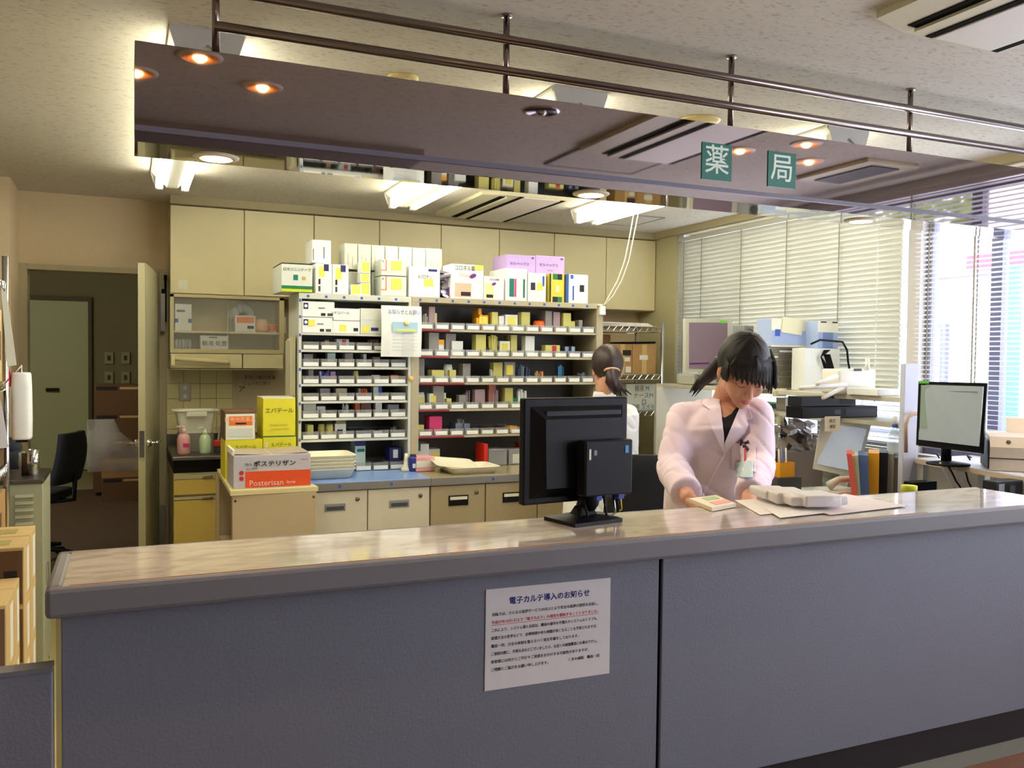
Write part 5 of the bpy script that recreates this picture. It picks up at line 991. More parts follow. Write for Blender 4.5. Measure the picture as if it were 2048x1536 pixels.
g.loft([[q(-.135, zb_ + .015, 0), q(.135, zb_ + .015, 0), q(.135, zt_ - .02, 0), q(-.135, zt_ - .02, 0)], [q(-.105, zb_ + .04, -.028), q(.118, zb_ + .04, -.028), q(.118, zt_ - .05, -.022), q(-.105, zt_ - .05, -.022)]]); g.obj('back_shell', black, M_)
mon(-.10, .12, zt_ - .046, zt_ - .030, -.016, -.008, 'vent_band', black2, .002)
mon(-.022, .118, zb_ + .020, zb_ + .152, -.066, -.029, 'mini_computer', mat('mini_pc', (13, 14, 18), .5, spec=.25), .004)
mon(-.012, -.007, zb_ + .108, zb_ + .133, -.0675, -.066, 'white_sticker', whitep, 0); mon(.002, .010, zb_ + .118, zb_ + .130, -.0675, -.066, 'grey_sticker', mgray, 0); mon(.094, .104, zb_ + .120, zb_ + .138, -.0675, -.066, 'blue_sticker', mat('intel_blue', (60, 140, 210), .4), 0)
for x in (.022, .088): mon(x, x + .018, zb_ + .006, zb_ + .022, -.05, -.034, 'blue_connector', mat('vga_blue', (30, 50, 170), .4), .002)
G(M_.location).tube([q(.022, zb_ + .06, -.03), q(.020, zb_ - .0, -.02), q(.018, ZC + .02, -.005)], [.032, .026, .022], 14).obj('neck', black, M_, True)
bp = [PZ(1088, 1040, ZC), PZ(1150, 1056, ZC), PZ(1245, 1044, ZC), PZ(1200, 1030, ZC), PZ(1150, 1030, ZC)]
bc = sum(bp, Vector()) / 5
G(M_.location).loft([[p + Vector((0, 0, .0005)) for p in bp], [p + Vector((0, 0, .009)) for p in bp], [bc + (p - bc) * .35 + Vector((0, 0, .016)) for p in bp], [bc + (p - bc) * .22 + Vector((0, 0, .035)) for p in bp]]).obj('base_plate', black, M_)
for k, (cm, dx_) in enumerate(((mat('yellow_cable', (220, 180, 60), .5), .08), (black, .07), (chrome, .06), (black, .03), (black, -.03))):
    G(M_.location).tube([q(.02 + dx_, zb_ + .02, -.04), q(.03 + dx_ * .9, zb_ - .02 - .004 * k, -.045), q(.035 + dx_ * .4, zb_ - .038, -.04), q(.02, zb_ - .028, -.03)], .0028, 6).obj('cable', cm, M_, True)
# booklet and papers
def flat(nm, lab, cat, pts, z, h, mt, group=None):
    P = [PZ(u, v, z) for u, v in pts]; c = sum(P, Vector()) / len(P); t = thing(nm, lab, cat, c, 0, group)
    G(c).loft([P, [p + Vector((0, 0, h)) for p in P]]).obj('sheet', mt, t); return t, c, P
zz1 = ZC + .0015
t, c, P = flat('booklet', 'small booklet with green and pink print on the counter', 'booklet', ((1378, 1004), (1432, 997), (1472, 1014), (1424, 1023)), zz1, .010, mat('booklet_cream', (240, 226, 200), .6))
mx_ = lambda a, b: P[0] * (1 - a) * (1 - b) + P[1] * a * (1 - b) + P[3] * (1 - a) * b + P[2] * a * b
for (a0, a1, b0, b1, mm) in ((.35, .85, .12, .4, mat('pale_green_print', (176, 200, 150), .6)), (.3, .95, .55, .85, mat('coral_print', (240, 170, 160), .6))): G(c).loft([[mx_(a0, b0), mx_(a1, b0), mx_(a1, b1), mx_(a0, b1)], [q_ + Vector((0, 0, .0112)) for q_ in (mx_(a0, b0), mx_(a1, b0), mx_(a1, b1), mx_(a0, b1))]]).obj('printed_patch', mm, t)
flat('paper', 'loose white sheet beside the booklet on the counter', 'paper', ((1470, 1001), (1560, 996), (1620, 1020), (1520, 1030)), zz1, .001, whiteq, 'papers on the counter')
flat('paper', 'large white sheet fanned out to the right on the counter', 'paper', ((1590, 1010), (1690, 988), (1815, 1012), (1660, 1030)), zz1 + .0012, .001, mat('warm_paper', (240, 228, 226), .8), 'papers on the counter')
flat('paper', 'narrow white sheet under the wrapped bundle on the counter', 'paper', ((1530, 1018), (1600, 1010), (1650, 1026), (1560, 1036)), zz1 + .0014, .001, whiteq, 'papers on the counter')
g = G(); 
for k, (u, v, r_) in enumerate(((1545, 994, .045), (1572, 1000, .05), (1600, 1006, .05), (1628, 1008, .05), (1650, 1006, .035))):
    p = PZ(u, v, ZC + .012); g.obx(p + Vector((0, 0, .008)), Vector((r_, -.012, 0)), Vector((.012, .05, 0)), Vector((0, 0, .012 + .003 * (k % 2))), .006)
pp = PZ(1595, 1006, ZC); 
for v in g.b.verts: v.co -= pp; v.co.z += .0035 * math.sin(v.co.x * 60) 
o = g.obj('wrapped_bundle', mat('white_film', (226, 222, 222), .35, noise=.12, scale=26, bump=.5), None, True); o.location = pp + Vector((0, 0, .0035)); tag(o, 'rumpled white plastic-wrapped bundle on the counter papers', 'bundle')
# black office chair behind, between the two women
chair((PY(1300, 950, 3.55).x, 3.55, 0), 2.6, 'black office chair behind the front pharmacist', 1.03)
# ------------------------------------------------------------------ left edge: steel cabinet, rack, cartons
lg_ = mat('louvred_green_grey', (176, 178, 150), .5)
t = thing('louvred_cabinet', 'grey-green louvred steel cabinet left of the doorway', 'cabinet', (-.45, 4.3, 0)); o_ = t.location
G(o_).box(-.70, -.338, 4.3, 4.69, .03, .885, .004).obj('cabinet_body', lg_, t); G(o_).box(-.71, -.334, 4.29, 4.70, .886, .905, .004).obj('steel_top', dsteel, t)
for c_ in (0, 1):
    for k in range(13):
        z = .84 - k * .03; x = -.41 - c_ * .14 if k < 13 else 0
        G(o_).loft([[(x_, 4.3, z), (x_, 4.287, z - .012), (x_, 4.299, z - .016)] for x_ in (x - .035, x + .035)]).obj('louvre', lg_, t)
for x in (-.68, -.36):
    for y in (4.33, 4.66): G(o_).tube([(x, y, 0), (x, y, .03)], .018, 10).obj('foot', black, t)
G(o_).box(-.3375, -.330, 4.45, 4.48, .40, .50, .002).obj('side_handle', steel, t)
for lab, u, v, r_, h_ in (('polished steel canister on the louvred cabinet', 66, 950, .026, .115), ('brown glass beaker behind the steel canister', 53, 950, .02, .10)):
    p = PZ(u, v, .905); o = G().lathe((0, 0, 0), [(r_, 0), (r_, h_), (r_ - .002, h_), (r_ - .002, .004)], 20).obj('canister', chrome if r_ > .02 else mat('amber_glass', (90, 66, 50), .2, .3), None, True); o.location = (p.x, p.y, .905); tag(o, lab, 'canister')
p = PZ(30, 945, .905); t = thing('metal_tray', 'shiny shallow tray on the louvred cabinet', 'tray', (p.x, p.y, .905)); quadbox(G(), -.05, .05, -.05, .07, 0, .02, .002).obj('tray_body', chrome, t)
p = PY(32, 900, 4.6); t = thing('cloth_heap', 'dark and grey cloths heaped at the back of the louvred cabinet', 'cloth', (p.x, 4.6, .905)); G().ell((0, 0, .05), .06, .05, .05).ell((-.02, .02, .11), .045, .04, .05).obj('cloth', mat('dark_navy_cloth', (44, 48, 60), .9), t, True); G().ell((.03, -.02, .05), .04, .03, .045).obj('pale_cloth', mat('pale_cloth', (150, 146, 134), .8), t, True)
# wire rack at the very left
t = thing('wire_rack', 'chrome wire rack with cartons at the very left edge', 'rack', (-.7, 3.5, 0)); o_ = t.location
for x in (-.47, -.9):
    for y in (3.80, 4.24): G(o_).tube([(x, y, 0), (x, y, 1.86)], .0125, 10).obj('post', chrome, t, True)
for z in (1.75, 1.33, .98, .62):
    g = G(o_)
    for dz in (0, -.03): g.tube([(-.47, 3.80, z + dz), (-.47, 4.24, z + dz), (-.9, 4.24, z + dz), (-.9, 3.80, z + dz), (-.47, 3.80, z + dz)], .004, 6)
    g.tube([(-.469, 3.81 + .42 * k / 16, z - (.028 if k % 2 else .002)) for k in range(17)], .0025, 5); g.obj('wire_frame', chrome, t)
    G(o_).box(-.895, -.475, 3.805, 4.235, z - .002, z + .002).obj('shelf', MT['rack_wires'], t)
for i, (z, h_, y0, y1, xx, mm, s) in enumerate(((1.333, .17, 3.81, 4.0, -.475, kraft, 'kraft carton on the second level of the left rack'), (1.333, .3, 4.02, 4.2, -.48, kraftl, 'taller pale carton at the back of the left rack'), (.983, .2, 3.80, 4.0, -.465, kraft, 'kraft carton with a torn top edge on the left rack'), (.983, .24, 4.01, 4.2, -.475, kraftd, 'dark carton at the back of the left rack'), (.623, .26, 3.81, 4.2, -.47, kraft, 'large kraft carton low on the left rack'), (1.754, .2, 3.82, 4.1, -.5, white, 'white parcel on the top of the left rack'))):
    t = thing('carton', s, 'box', (xx - .18, (y0 + y1) / 2, z), 0, 'cartons on the left rack'); G().box(-.18, .18, -(y1 - y0) / 2, (y1 - y0) / 2, 0, h_, .004).obj('carton_body', mm, t); G().box(.1795, .181, -.05, .06, h_ * .3, h_ * .7).obj('printed_panel', kraftd if mm is not kraftd else ink, t)
def sheet3(nm, lab, cat, pts, Y, th, mt):
    P = [PY(u, v, Y) for u, v in pts]; c = P[-1].copy(); o = G(c).loft([P, [p + Vector((0, th, 0)) for p in P]]).obj(nm, mt, None); o.location = c; return tag(o, lab, cat)
ps = sheet3('paper_strip', 'long pale paper strip hanging from the left rack', 'paper', ((2, 575), (14, 590), (33, 730), (14, 733)), 3.79, .004, whitep)
q0 = PY(8, 580, 3.79); G(ps.location).tube([q0 + Vector((0, .004, 0)), Vector((q0.x - .01, 3.80, 1.722)), Vector((-.468, 3.801, 1.722))], .004, 6).obj('hook', chrome, ps, True)
sheet3('paper_strip', 'white sheet hanging low at the left edge of the rack', 'paper', ((0, 800), (4, 815), (17, 895), (0, 897)), 3.3, .004, whiteq)
# white roll hanging on the rack
a, b = PY(22, 812, 4.05), PY(65, 812, 4.05); zt_3, zb_3 = PY(42, 745, 4.05).z, PY(42, 878, 4.05).z; rr = (b.x - a.x) / 2
t = thing('paper_roll', 'thick white paper towel roll hanging on the left rack', 'roll', ((a.x + b.x) / 2, 4.05, zb_3)); h_ = zt_3 - zb_3
G().loft([[(rr * k_ * math.copysign(abs(math.cos(q)) ** .6, math.cos(q)), .04 * math.copysign(abs(math.sin(q)) ** .6, math.sin(q)), z) for q in (2 * PI * k / 20 + .1 for k in range(20))] for z, k_ in ((0, .85), (.008, .97), (h_ * .3, 1), (h_ * .8, .96), (h_ - .008, .9), (h_, .8))]).obj('towel_roll', white, t, True)
G().box(-.02, .02, -.02, .02, -.012, 0).obj('core_end', black, t); G(t.location).tube([(t.location.x, 4.05, zt_3 + .0), (t.location.x, 4.05, zt_3 + .03), (-.47, 4.05, 1.31)], .004, 6).obj('hook', chrome, t); G().obx((-rr - .003, 0, h_ * .9), (.003, 0, 0), (0, .02, 0), (0, 0, .03)).obj('pink_clip', pinkm, t)
# stacked kraft cartons at the lower left
def kbox(x1, y0, y1, z0, z1, lab, w_=.34):
    t = thing('carton', lab, 'box', (x1 - w_ / 2, (y0 + y1) / 2, z0), 0, 'kraft cartons stacked at the lower left'); h_ = z1 - z0; d_ = (y1 - y0) / 2
    G().box(-w_ / 2, w_ / 2, -d_, d_, 0, h_ - .001, .002).obj('carton_body', kraftl, t)
    G().box(-w_ / 2 + .002, w_ / 2 - .004, -d_ - .001, -d_ + .001, .004, h_ - .012).obj('brown_front', kraftd, t)
    G().box(-w_ / 2, w_ / 2 - .05, -d_ * .5, d_ * .35, h_ - .001, h_ + .0004).obj('printed_band', mat('olive_print', (176, 160, 100), .8, noise=.5, scale=60), t)
    G().box(w_ / 2 - .001, w_ / 2 + .001, -d_ * .1, d_ * .6, h_ * .12, h_ * .88).obj('white_label', whiteq, t)
    G().box(w_ / 2 - .06, w_ / 2 - .02, -d_ - .0016, -d_, h_ * .35, h_ * .6).obj('dark_stamp', ink, t)
for j, (y0, y1) in enumerate(((3.35, 3.55), (3.56, 3.76))):
    for k in range(4): kbox(-.322 - .0 * j, y0, y1, k * .20, k * .20 + .199, 'kraft carton, %s of the four in the %s pile beside the louvred cabinet' % (['lowest', 'second lowest', 'second highest', 'topmost'][k], ['nearer', 'farther'][j]))
for j, (y0, y1) in enumerate(((2.99, 3.195), (3.20, 3.345))):
    for k in range(3): kbox(-.335 + .0 * j, y0, y1, k * .233, k * .233 + .232, 'kraft carton, %s of the three in the %s pile next to the gate' % (['lowest', 'middle', 'topmost'][k], ['front', 'second']  [j]))
kbox(PZ(55, 1300, .42).x, 2.80, 2.975, .2, .42, 'small kraft carton standing lowest beside the counter end', .2)
kbox(PZ(55, 1300, .42).x, 2.80, 2.975, 0, .199, 'kraft carton under the small one beside the counter end', .2)
# ------------------------------------------------------------------ people
def remesh(g, name, mt, vox, parent, smooth=2, disp=None):
    me = bpy.data.meshes.new(name); g.b.to_mesh(me); g.b.free(); o = bpy.data.objects.new(name, me); C.objects.link(o)
    md = o.modifiers.new('r', 'REMESH'); md.mode = 'VOXEL'; md.voxel_size = vox; md.adaptivity = 0
    sm = o.modifiers.new('s', 'SMOOTH'); sm.factor = .5; sm.iterations = smooth
    dg = bpy.context.evaluated_depsgraph_get(); me2 = bpy.data.meshes.new_from_object(o.evaluated_get(dg)); bpy.data.objects.remove(o)
    me2.materials.clear(); me2.materials.append(mt); me2.shade_smooth(); me2.name = name
    if disp:
        ns = [v.normal.copy() for v in me2.vertices]
        for v, n in zip(me2.vertices, ns): v.co += n * disp(v.co)
    o = bpy.data.objects.new(name, me2); C.objects.link(o)
    if parent: o.parent = parent
    return o
from mathutils import noise as mnoise
def frame(f):
    f = Vector(f).normalized(); R = f.cross(Vector((0, 0, 1))).normalized(); Z = R.cross(f).normalized()
    return Matrix((R, f, Z)).transposed()
def head_into(g, c, M):
    def E(p, rx, ry, rz, sub=3): g.ell(Vector(c) + M @ Vector(p), rx, ry, rz, M, sub)
    E((0, -.012, .028), .072, .090, .084); E((0, .028, -.03), .060, .060, .078); E((0, .050, -.085), .034, .034, .030); E((0, .066, -.103), .019, .017, .016)
    for s in (-1, 1):
        E((s * .036, .05, -.042), .026, .034, .032); E((s * .031, .078, -.004), .0145, .010, .0095); E((s * .03, .074, .018), .022, .012, .008)
        E((s * .074, -.008, -.018), .009, .018, .030); E((s * .011, .093, -.046), .0075, .009, .0065); E((s * .04, .01, -.075), .024, .034, .026)
    g.tube([Vector(c) + M @ Vector(p) for p in ((0, .078, .01), (0, .092, -.018), (0, .106, -.041), (0, .088, -.052))], [.009, .0085, .011, .006], 12)
    E((0, .085, -.067), .020, .010, .0055); E((0, .083, -.078), .017, .010, .0055); E((0, .08, -.06), .02, .012, .01)
def hand_into(g, w, d, pn, curl, side):
    # w wrist, d direction of the hand, pn palm normal; five fingers of unequal length
    d, pn = Vector(d).normalized(), Vector(pn).normalized(); a = d.cross(pn).normalized() * side; w = Vector(w)
    g.cap(w, w + d * .03, .022, .024)
    for k, (off, L) in enumerate(((-.027, .062), (-.009, .074), (.009, .078), (.027, .068))):
        b = w + d * (.085 - abs(k - 1.6) * .004) + a * off; g.cap(w + d * .02 + a * off * .6, b, .014, .0115, 10)
        p1 = b + (d * math.cos(curl) + pn * math.sin(curl)) * L * .55; p2 = p1 + (d * math.cos(curl * 2.1) + pn * math.sin(curl * 2.1)) * L * .5
        g.cap(b, p1, .0092, .0082, 8); g.cap(p1, p2, .0082, .0066, 8)
    b = w + d * .025 + a * .03; p1 = b + (d * .7 + a * .55 + pn * .3).normalized() * .038; p2 = p1 + (d * .9 + a * .1 + pn * .35).normalized() * .032
    g.cap(w + d * .01, b, .015, .014, 10); g.cap(b, p1, .012, .0098, 8); g.cap(p1, p2, .0098, .0078, 8)
def ring_at(c, ax1, ax2, a, b, n=28, pw=.8):
    return [Vector(c) + ax1 * a * math.copysign(abs(math.cos(q)) ** pw, math.cos(q)) + ax2 * b * math.copysign(abs(math.sin(q)) ** pw, math.sin(q)) for q in (2 * PI * k / n for k in range(n))]
def drape(bvh, name, poly, off, mt, parent, step=2.2, th=.0015, ylim=None):
    # cloth panel laid on a body surface: outline sampled, each point dropped on the surface and lifted off by a little
    us = [p[0] for p in poly]; vs = [p[1] for p in poly]
    def inside(x, y):
        r = False; j = len(poly) - 1
        for i in range(len(poly)):
            xi, yi = poly[i]; xj, yj = poly[j]
            if (yi > y) != (yj > y) and x < (xj - xi) * (y - yi) / (yj - yi) + xi: r = not r
            j = i
        return r
    b = bmesh.new(); 
    vv = [b.verts.new((x, y, 0)) for x, y in poly]; f = b.faces.new(vv); 
    n = int(max(max(us) - min(us), max(vs) - min(vs)) / step)
    for k in range(1, int((max(us) - min(us)) / step) + 1):
        bmesh.ops.bisect_plane(b, geom=b.verts[:] + b.edges[:] + b.faces[:], plane_co=(min(us) + k * step, 0, 0), plane_no=(1, 0, 0))
    for k in range(1, int((max(vs) - min(vs)) / step) + 1):
        bmesh.ops.bisect_plane(b, geom=b.verts[:] + b.edges[:] + b.faces[:], plane_co=(0, min(vs) + k * step, 0), plane_no=(0, 1, 0))
    bad = []; last = 3.0
    for v in b.verts:
        d = ray(v.co.x, v.co.y).normalized(); h, nn, i, dist = bvh.ray_cast(EYE, d)
        if h is None: bad.append(v); continue
        v.co = h - d * off
    bmesh.ops.delete(b, geom=bad, context='VERTS')
    bmesh.ops.triangulate(b, faces=b.faces[:]); bmesh.ops.recalc_face_normals(b, faces=b.faces[:])
    bmesh.ops.smooth_vert(b, verts=b.verts[:], factor=.5, use_axis_x=True, use_axis_y=True, use_axis_z=True)
    bmesh.ops.solidify(b, geom=b.faces[:], thickness=th)
    me = bpy.data.meshes.new(name); b.to_mesh(me); b.free(); me.materials.append(mt); me.shade_smooth()
    o = bpy.data.objects.new(name, me); C.objects.link(o); me.transform(Matrix.Translation(-parent.location)); o.parent = parent; return o
def bvh_of(o, loc):
    me = o.data; return BVHTree.FromPolygons([v.co + loc for v in me.vertices], [p.vertices[:] for p in me.polygons])
def build(label, loc, hc, hf, neck, sh, el, wr, pelvis, f_b, coatm, hand_dir, palm, sleeve=.056, torso=None, vox=.0042):
    t = thing('person', label, 'person', loc); o_ = t.location
    M = frame(hf); fb = Vector(f_b).normalized(); rb = fb.cross(Vector((0, 0, 1))).normalized()
    g = G(o_); head_into(g, hc, M)
    nk = Vector(hc) + M @ Vector((0, -.035, -.06))
    g.cap(nk, Vector(neck) + Vector((0, 0, .0)), .047, .052, 16)
    pv = Vector(pelvis); chest = pv.lerp((Vector(sh[0]) + Vector(sh[1])) / 2, .70)
    g.ell(chest, .125, .078, .14, Matrix((rb, fb, Vector((0, 0, 1)))).transposed(), 3); g.ell((chest + pv) / 2, .105, .062, .16, Matrix((rb, fb, Vector((0, 0, 1)))).transposed(), 3); g.ell(pv, .135, .09, .12, Matrix((rb, fb, Vector((0, 0, 1)))).transposed(), 3)
    g.cap(neck, chest, .05, .07)
    for i in (0, 1):
        g.cap(Vector(sh[i]), Vector(neck) - Vector((0, 0, .04)), .044, .05); g.cap(sh[i], el[i], .042, .034); g.cap(el[i], wr[i], .034, .023); hand_into(g, wr[i], hand_dir[i], palm, .45, 1 if i == 0 else -1)
        s = (1 if i == 0 else -1); hip = pv + rb * s * .08; kn = Vector((hip.x, hip.y, .46)) + fb * .02; an = Vector((hip.x, hip.y, .09))
        g.cap(hip, kn, .078, .052); g.cap(kn, an, .052, .034); g.cap(an + Vector((0, 0, -.05)), an + fb * .14 + Vector((0, 0, -.062)), .032, .026)
    body = remesh(g, 'body', skin, vox, t, 3)
    tr = mat('trousers_navy', (30, 32, 48), .8); g = G(o_)
    for s in (1, -1):
        hip = pv + rb * s * .082; g.cap(hip, Vector((hip.x, hip.y, .46)) + fb * .02, .088, .064); g.cap(Vector((hip.x, hip.y, .46)) + fb * .02, Vector((hip.x, hip.y, .12)), .064, .048)
    remesh(g, 'trousers', tr, .009, t, 3)
    for s in (1, -1):
        hip = pv + rb * s * .08; a = Vector((hip.x, hip.y, .045)); G(o_).cap(a, a + fb * .15, .042, .036).box(a.x - .03, a.x + .03, a.y - .03, a.y + .03, 0, .02).obj('shoe', whitep, t, True)
    # coat
    g = G(o_); up = Vector((0, 0, 1))
    nb = Vector(neck); sm = (Vector(sh[0]) + Vector(sh[1])) / 2; ra = (Vector(sh[0]) - Vector(sh[1])); hwS = ra.length / 2; ra.normalize(); fa_ = up.cross(ra).normalized()
    if fa_.dot(fb) < 0: fa_ = -fa_
    secs = torso or ((0, .45, .225, .175), (0, .62, .215, .165), (.0, .86, .195, .150), (.33, 1.03, .185, .158), (.66, 1.17, .188, .152), (1, None, hwS + .018, .112))
    rings = []
    for w_, z, a, b2 in secs:
        c = pv.lerp(sm, max(0, w_)); c.z = z if z else sm.z - .035
        rings.append(ring_at(c, ra, fa_, a, b2))
    rings.append(ring_at(sm.lerp(nb, .45) + Vector((0, 0, .018)), ra, fa_, hwS * .72, .078)); rings.append(ring_at(nb + Vector((0, 0, .012)), ra, fa_, .060, .058))
    g.loft(rings)
    for i in (0, 1):
        S_, E_, W_ = Vector(sh[i]), Vector(el[i]), Vector(wr[i]); g.cap(S_, E_, sleeve + .003, sleeve - .004, 16); g.ell(E_, sleeve * .95, sleeve * .95, sleeve * .95); g.tube([E_, E_.lerp(W_, .4), E_.lerp(W_, .86)], [sleeve - .002, sleeve * .92, sleeve * .86], 16)
        g.cap(S_, sm.lerp(nb, .3), sleeve, .06, 14)
    def dsp(p):
        q = p + o_; n1 = mnoise.noise(Vector((q.x * 11 + q.z * 8, q.y * 11 - q.z * 4, q.z * 4))); n2 = mnoise.noise(Vector((q.x * 17 - q.z * 12, q.y * 17 + 5, q.z * 7))); return .0045 * n2 - .0042 * math.exp(-(n1 / .10) ** 2) + .0015
    coat = remesh(g, 'coat', coatm, .0065, t, 4, dsp)
    return t, M, body, coat, ra, fa_
def cap_hair(t, hc, M, mt, zb, rx=.085, ry=.104, rz=.104, cy=-.012, cz=.026, amp=.0025):
    g = G(t.location); n = 56; R_ = 15; outer = []
    for j in range(R_ + 1):
        row = []
        for k in range(n):
            a = 2 * PI * k / n; zmin = zb(a); th0 = math.acos(max(-1, min(1, (zmin - cz) / rz))); th = .02 + (th0 - .02) * j / R_
            am = amp * (mnoise.noise(Vector((a * 9, th * 1.2, 0))) + .8 * mnoise.noise(Vector((a * 21, th * 2, 4)))) 
            row.append(Vector((math.sin(th) * math.cos(a) * (rx + am), cy + math.sin(th) * math.sin(a) * (ry + am), cz + math.cos(th) * (rz + am))))
        outer.append(row)
    inner = [[Vector((p.x * .90, cy + (p.y - cy) * .90, cz + (p.z - cz) * .93 - .0)) for p in row] for row in outer]
    rows = outer + inner[::-1]; g.loft([[Vector(hc) + M @ p for p in row] for row in rows], True)
    return g.obj('hair', mt, t, True)
# --- front pharmacist
hc = PY(1486, 738, 2.40); hf = Vector((-.22, -.78, -.60))
neck = PY(1449, 812, 2.53); sh = [PY(1366, 836, 2.60), PY(1512, 830, 2.44)]
el = [PY(1345, 935, 2.52), PY(1518, 930, 2.34)]; wr = [PY(1377, 996, 2.20), PY(1497, 1000, 2.14)]
pv = PY(1432, 1000, 2.66); pv.z = .90
P1, M1, body1, coat1, ra1, fa1 = build('woman with a black ponytail in a white coat bowing over the counter', (pv.x, pv.y, 0), hc, hf, neck, sh, el, wr, pv, (-.25, -.97, 0), cloth, [Vector((.25, -.75, -.55)), Vector((-.35, -.75, -.5))], (0, -.2, -1), .057)
def zb1(a):
    s = math.sin(a)      # +1 = towards the face
    if s > .35: return .040
    if s > -.15: return .040 - (.35 - s) / .5 * .062
    return -.022 - (-.15 - s) / .85 * .045
hA = cap_hair(P1, hc, M1, hair1, zb1)
g = G(P1.location); W1 = lambda p: Vector(hc) + M1 @ Vector(p)
for k in range(33):       # fringe: from the crown down over the forehead, longer on her left
    x = -.072 + .0045 * k; lf = max(0, -x) / .07
    top = W1((x * .7, .060 - abs(x) * .3, .100 - abs(x) * .25)); mid = W1((x * 1.0, .088 - (x / .08) ** 2 * .045, .052)); dn = mid + Vector((.004 * (k % 3), 0, -.026 - .034 * lf - .010 * ((k * 7) % 4) / 3)) + M1 @ Vector((x * .05, .002, -.008 - .018 * (lf > .8)))
    g.tube([top, top.lerp(mid, .5) + M1 @ Vector((0, .005, .004)), mid, mid.lerp(dn, .6), dn], [.004, .0078, .0074, .0060, .0022], 8)
for k in range(7):        # side lock hanging free on her left
    x = -.077 - .001 * k; a = W1((x, .055 - .010 * k, .055)); b = a + Vector((.006, -.004, -.055 - .004 * (k % 3))); g.tube([a + M1 @ Vector((.008, 0, .02)), a, b, b + Vector((-.003, 0, -.022))], [.008, .011, .009, .002], 8)
for k in range(5):        # side lock before her right ear
    a = W1((.074, .045 - .008 * k, .055)); b = W1((.072, .045 - .009 * k, .0 - .004 * k)); g.tube([a, b, b + Vector((0, -.002, -.018))], [.009, .008, .001], 8)
g.obj('fringe', hair1, P1, True)
pt = [PY(1462, 716, 2.54), PY(1440, 728, 2.575), PY(1420, 748, 2.60), PY(1403, 765, 2.62), PY(1388, 782, 2.64)]
g = G(P1.location); g.tube(pt, [.024, .032, .027, .018, .004], 12)
for k in range(9): 
    off = Vector((random.uniform(-.014, .014), random.uniform(-.012, .012), random.uniform(-.012, .012))); g.tube([pt[1] + off * .5, pt[2] + off, pt[3] + off * 1.2, pt[4] + off + Vector((-.004, 0, -.012))], [.010, .009, .006, .001], 6)
g.obj('ponytail', hair1, P1, True)
# facial features laid on the face
bv = bvh_of(body1, P1.location); fw = M1 @ Vector((0, 1, 0))
def onface(x, z, off=.0006):
    s_ = W1((x, .3, z)); h, n_, i, d_ = bv.ray_cast(s_, -fw)
    return (h if h else W1((x, .09, z))) + fw * off
lash = mat('lash_dark', (40, 26, 24), .6); brow = mat('brow_dark', (60, 42, 38), .7); lipm = mat('lip_rose', (188, 104, 98), .45)
for s in (-1, 1):
    G(P1.location).tube([onface(s * (.016 + .005 * k), -.010 - .0035 * math.sin(k / 6 * PI), .0008) for k in range(7)], [.0006, .0013, .0017, .0018, .0017, .0015, .0006], 6).obj('eyelash', lash, P1, True)
    G(P1.location).tube([onface(s * (.013 + .006 * k), .019 + .004 * math.sin(k / 5 * PI), .0004) for k in range(6)], [.001, .002, .0023, .002, .0016, .0006], 6).obj('eyebrow', brow, P1, True)
    G(P1.location).ell(onface(s * .0065, -.0525, -.0008), .0026, .0026, .002, None, 1).obj('nostril', lash, P1)
G(P1.location).tube([onface(-.019 + .0054 * k, -.0665 + .0015 * math.cos((k - 3.5) * 1.3), .0002) for k in range(8)], [.0008, .0022, .0028, .0026, .0026, .0028, .0022, .0008], 8).tube([onface(-.016 + .0046 * k, -.0745 - .0012 * math.sin(k / 7 * PI), .0004) for k in range(8)], [.0008, .0025, .0032, .0034, .0034, .0032, .0025, .0008], 8).obj('lips', lipm, P1, True)
# clothing panels on the coat
cv = bvh_of(coat1, P1.location)
drape(cv, 'neckline_skin', [(1431, 772), (1447, 796), (1488, 800), (1474, 822), (1449, 884), (1440, 840)], .004, skin, P1)
drape(cv, 'black_top', [(1439, 833), (1450, 835), (1462, 828), (1474, 812), (1484, 806), (1476, 828), (1466, 850), (1449, 888), (1443, 860)], .0075, mat('black_knit', (14, 12, 22), .85), P1)
drape(cv, 'lapel', [(1403, 807), (1414, 782), (1431, 760), (1437, 776), (1440, 800), (1448, 870), (1450, 912), (1438, 888), (1411, 829), (1420, 818)], .014, mat('coat_cloth_lit', (240, 226, 242), .8, noise=.02, scale=14), P1, 2.0, .003)  # lighter copy of the coat cloth: light on the lapels put into the colour
drape(cv, 'lapel', [(1486, 797), (1494, 800), (1505, 836), (1493, 840), (1497, 850), (1489, 868), (1449, 908), (1450, 884), (1474, 826), (1484, 808)], .014, mat('coat_cloth_lit', (240, 226, 242), .8, noise=.02, scale=14), P1, 2.0, .003)
drape(cv, 'front_edge', [(1449, 906), (1452, 908), (1436, 940), (1412, 985), (1398, 1008), (1394, 1006), (1410, 978), (1434, 934)], .007, cloth, P1, 2.4, .003)
drape(cv, 'breast_pocket', [(1462, 884), (1512, 890), (1512, 945), (1462, 940)], .006, cloth, P1, 3, .002)
bdg = drape(cv, 'name_badge', [(1472, 924), (1507, 922), (1506, 957), (1471, 954)], .018, mat('badge_blue', (190, 214, 222), .4), P1, 3, .002); bdg['label'] = 'pale blue hanging name badge'
drape(cv, 'badge_photo', [(1476, 929), (1488, 929), (1488, 942), (1476, 942)], .0215, mat('badge_white', (236, 240, 240), .5), P1, 3, .001)
drape(cv, 'badge_text', [(1475, 946), (1503, 947), (1503, 952), (1475, 951)], .0215, inkg, P1, 3, .001)
g = G(P1.location)
for k in range(9):
    h = cv.ray_cast(EYE, ray(1488 + random.uniform(-9, 9), 889 + random.uniform(-7, 9)).normalized())[0]
    if h: g.ell(h - ray(1488, 890).normalized() * .012, .006, .005, .007, None, 1)
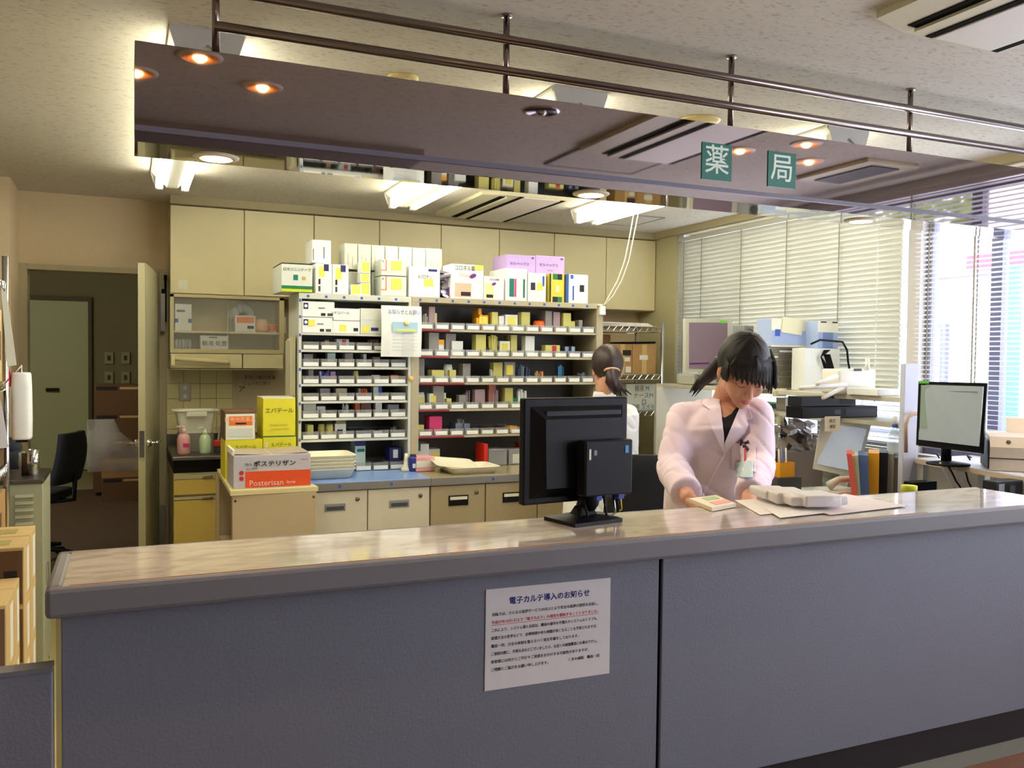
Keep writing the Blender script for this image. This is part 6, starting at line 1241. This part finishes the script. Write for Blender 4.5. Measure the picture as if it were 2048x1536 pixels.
g.obj('pens_and_charm', mat('charm_dark', (60, 40, 56), .4, noise=.9, scale=90), P1)
h0 = cv.ray_cast(EYE, ray(1490, 898).normalized())[0]; h1 = cv.ray_cast(EYE, ray(1490, 922).normalized())[0]
if h0 and h1:
    d_ = ray(1490, 910).normalized() * .016; G(P1.location).tube([h0 - d_, h1 - d_], .003, 6).obj('badge_strap', mat('strap_red', (190, 60, 60), .6), P1)
# --- pharmacist at the shelves, seen from behind
Yb = 4.12; hc2 = PY(1214, 737, Yb); hf2 = Vector((.30, .93, -.18)); neck2 = PY(1209, 798, Yb + .0)
sh2 = [PY(1254, 828, Yb - .05), PY(1163, 826, Yb + .05)]; el2 = [PY(1258, 905, Yb + .06), PY(1152, 900, Yb + .14)]; wr2 = [PY(1238, 905, Yb + .27), PY(1166, 890, Yb + .30)]
pv2 = PY(1204, 1000, Yb); pv2.z = .90
P2, M2, body2, coat2, ra2, fa2 = build('woman seen from behind with a clipped brown ponytail and white coat, at the shelves', (pv2.x, pv2.y, 0), hc2, hf2, neck2, sh2, el2, wr2, pv2, (.34, .94, 0), clothw, [Vector((.1, .95, .1)), Vector((.2, .95, .1))], (0, .1, -1), .055, vox=.005)
def zb2(a):
    s = math.sin(a)
    if s > .35: return .045
    if s > -.15: return .045 - (.35 - s) / .5 * .085
    return -.04 - (-.15 - s) / .85 * .05
cap_hair(P2, hc2, M2, hair2, zb2, .087, .102, .106)
W2 = lambda p: Vector(hc2) + M2 @ Vector(p)
kn = [W2((0, -.095, -.03)), W2((0, -.125, -.05)), W2((-.006, -.13, -.09)), W2((.012, -.125, -.13)), W2((.02, -.12, -.155))]
g = G(P2.location); g.tube(kn, [.028, .034, .034, .030, .012], 14)
for k in range(16):
    a = k / 16 * 2 * PI; off = M2 @ Vector((math.cos(a) * .022 + .012, math.sin(a) * .014, 0)); g.tube([kn[1] + off * .4, kn[2] + off, kn[3] + off * 1.5 , kn[4] + off * 1.7 + M2 @ Vector((random.uniform(-.006, .03), 0, random.uniform(-.02, .008)))], [.010, .011, .008, .001], 6)
g.obj('ponytail', hair2, P2, True)
cl = G(P2.location).tube([W2((.040 * math.cos(q), -.116 - .020 * math.sin(q), -.030 - .004 + .012 * math.sin(q))) for q in (PI * k / 10 for k in range(11))], [.004] + [.0065] * 9 + [.004], 8).obj('hair_clip', mat('clip_tan', (206, 166, 130), .35), P2, True)
cl['label'] = 'tan curved hair clip'
cv2 = bvh_of(coat2, P2.location)
g = G(P2.location); g.loft([ring_at(neck2 + Vector((0, 0, .004)), ra2, fa2, .066, .062), ring_at(neck2 + Vector((0, -.004, .040)), ra2, fa2, .060, .058), ring_at(neck2 + Vector((0, -.004, .040)), ra2, fa2, .056, .054), ring_at(neck2 + Vector((0, 0, .006)), ra2, fa2, .062, .058)]).obj('collar', clothw, P2, True)
bpy.context.view_layer.update()
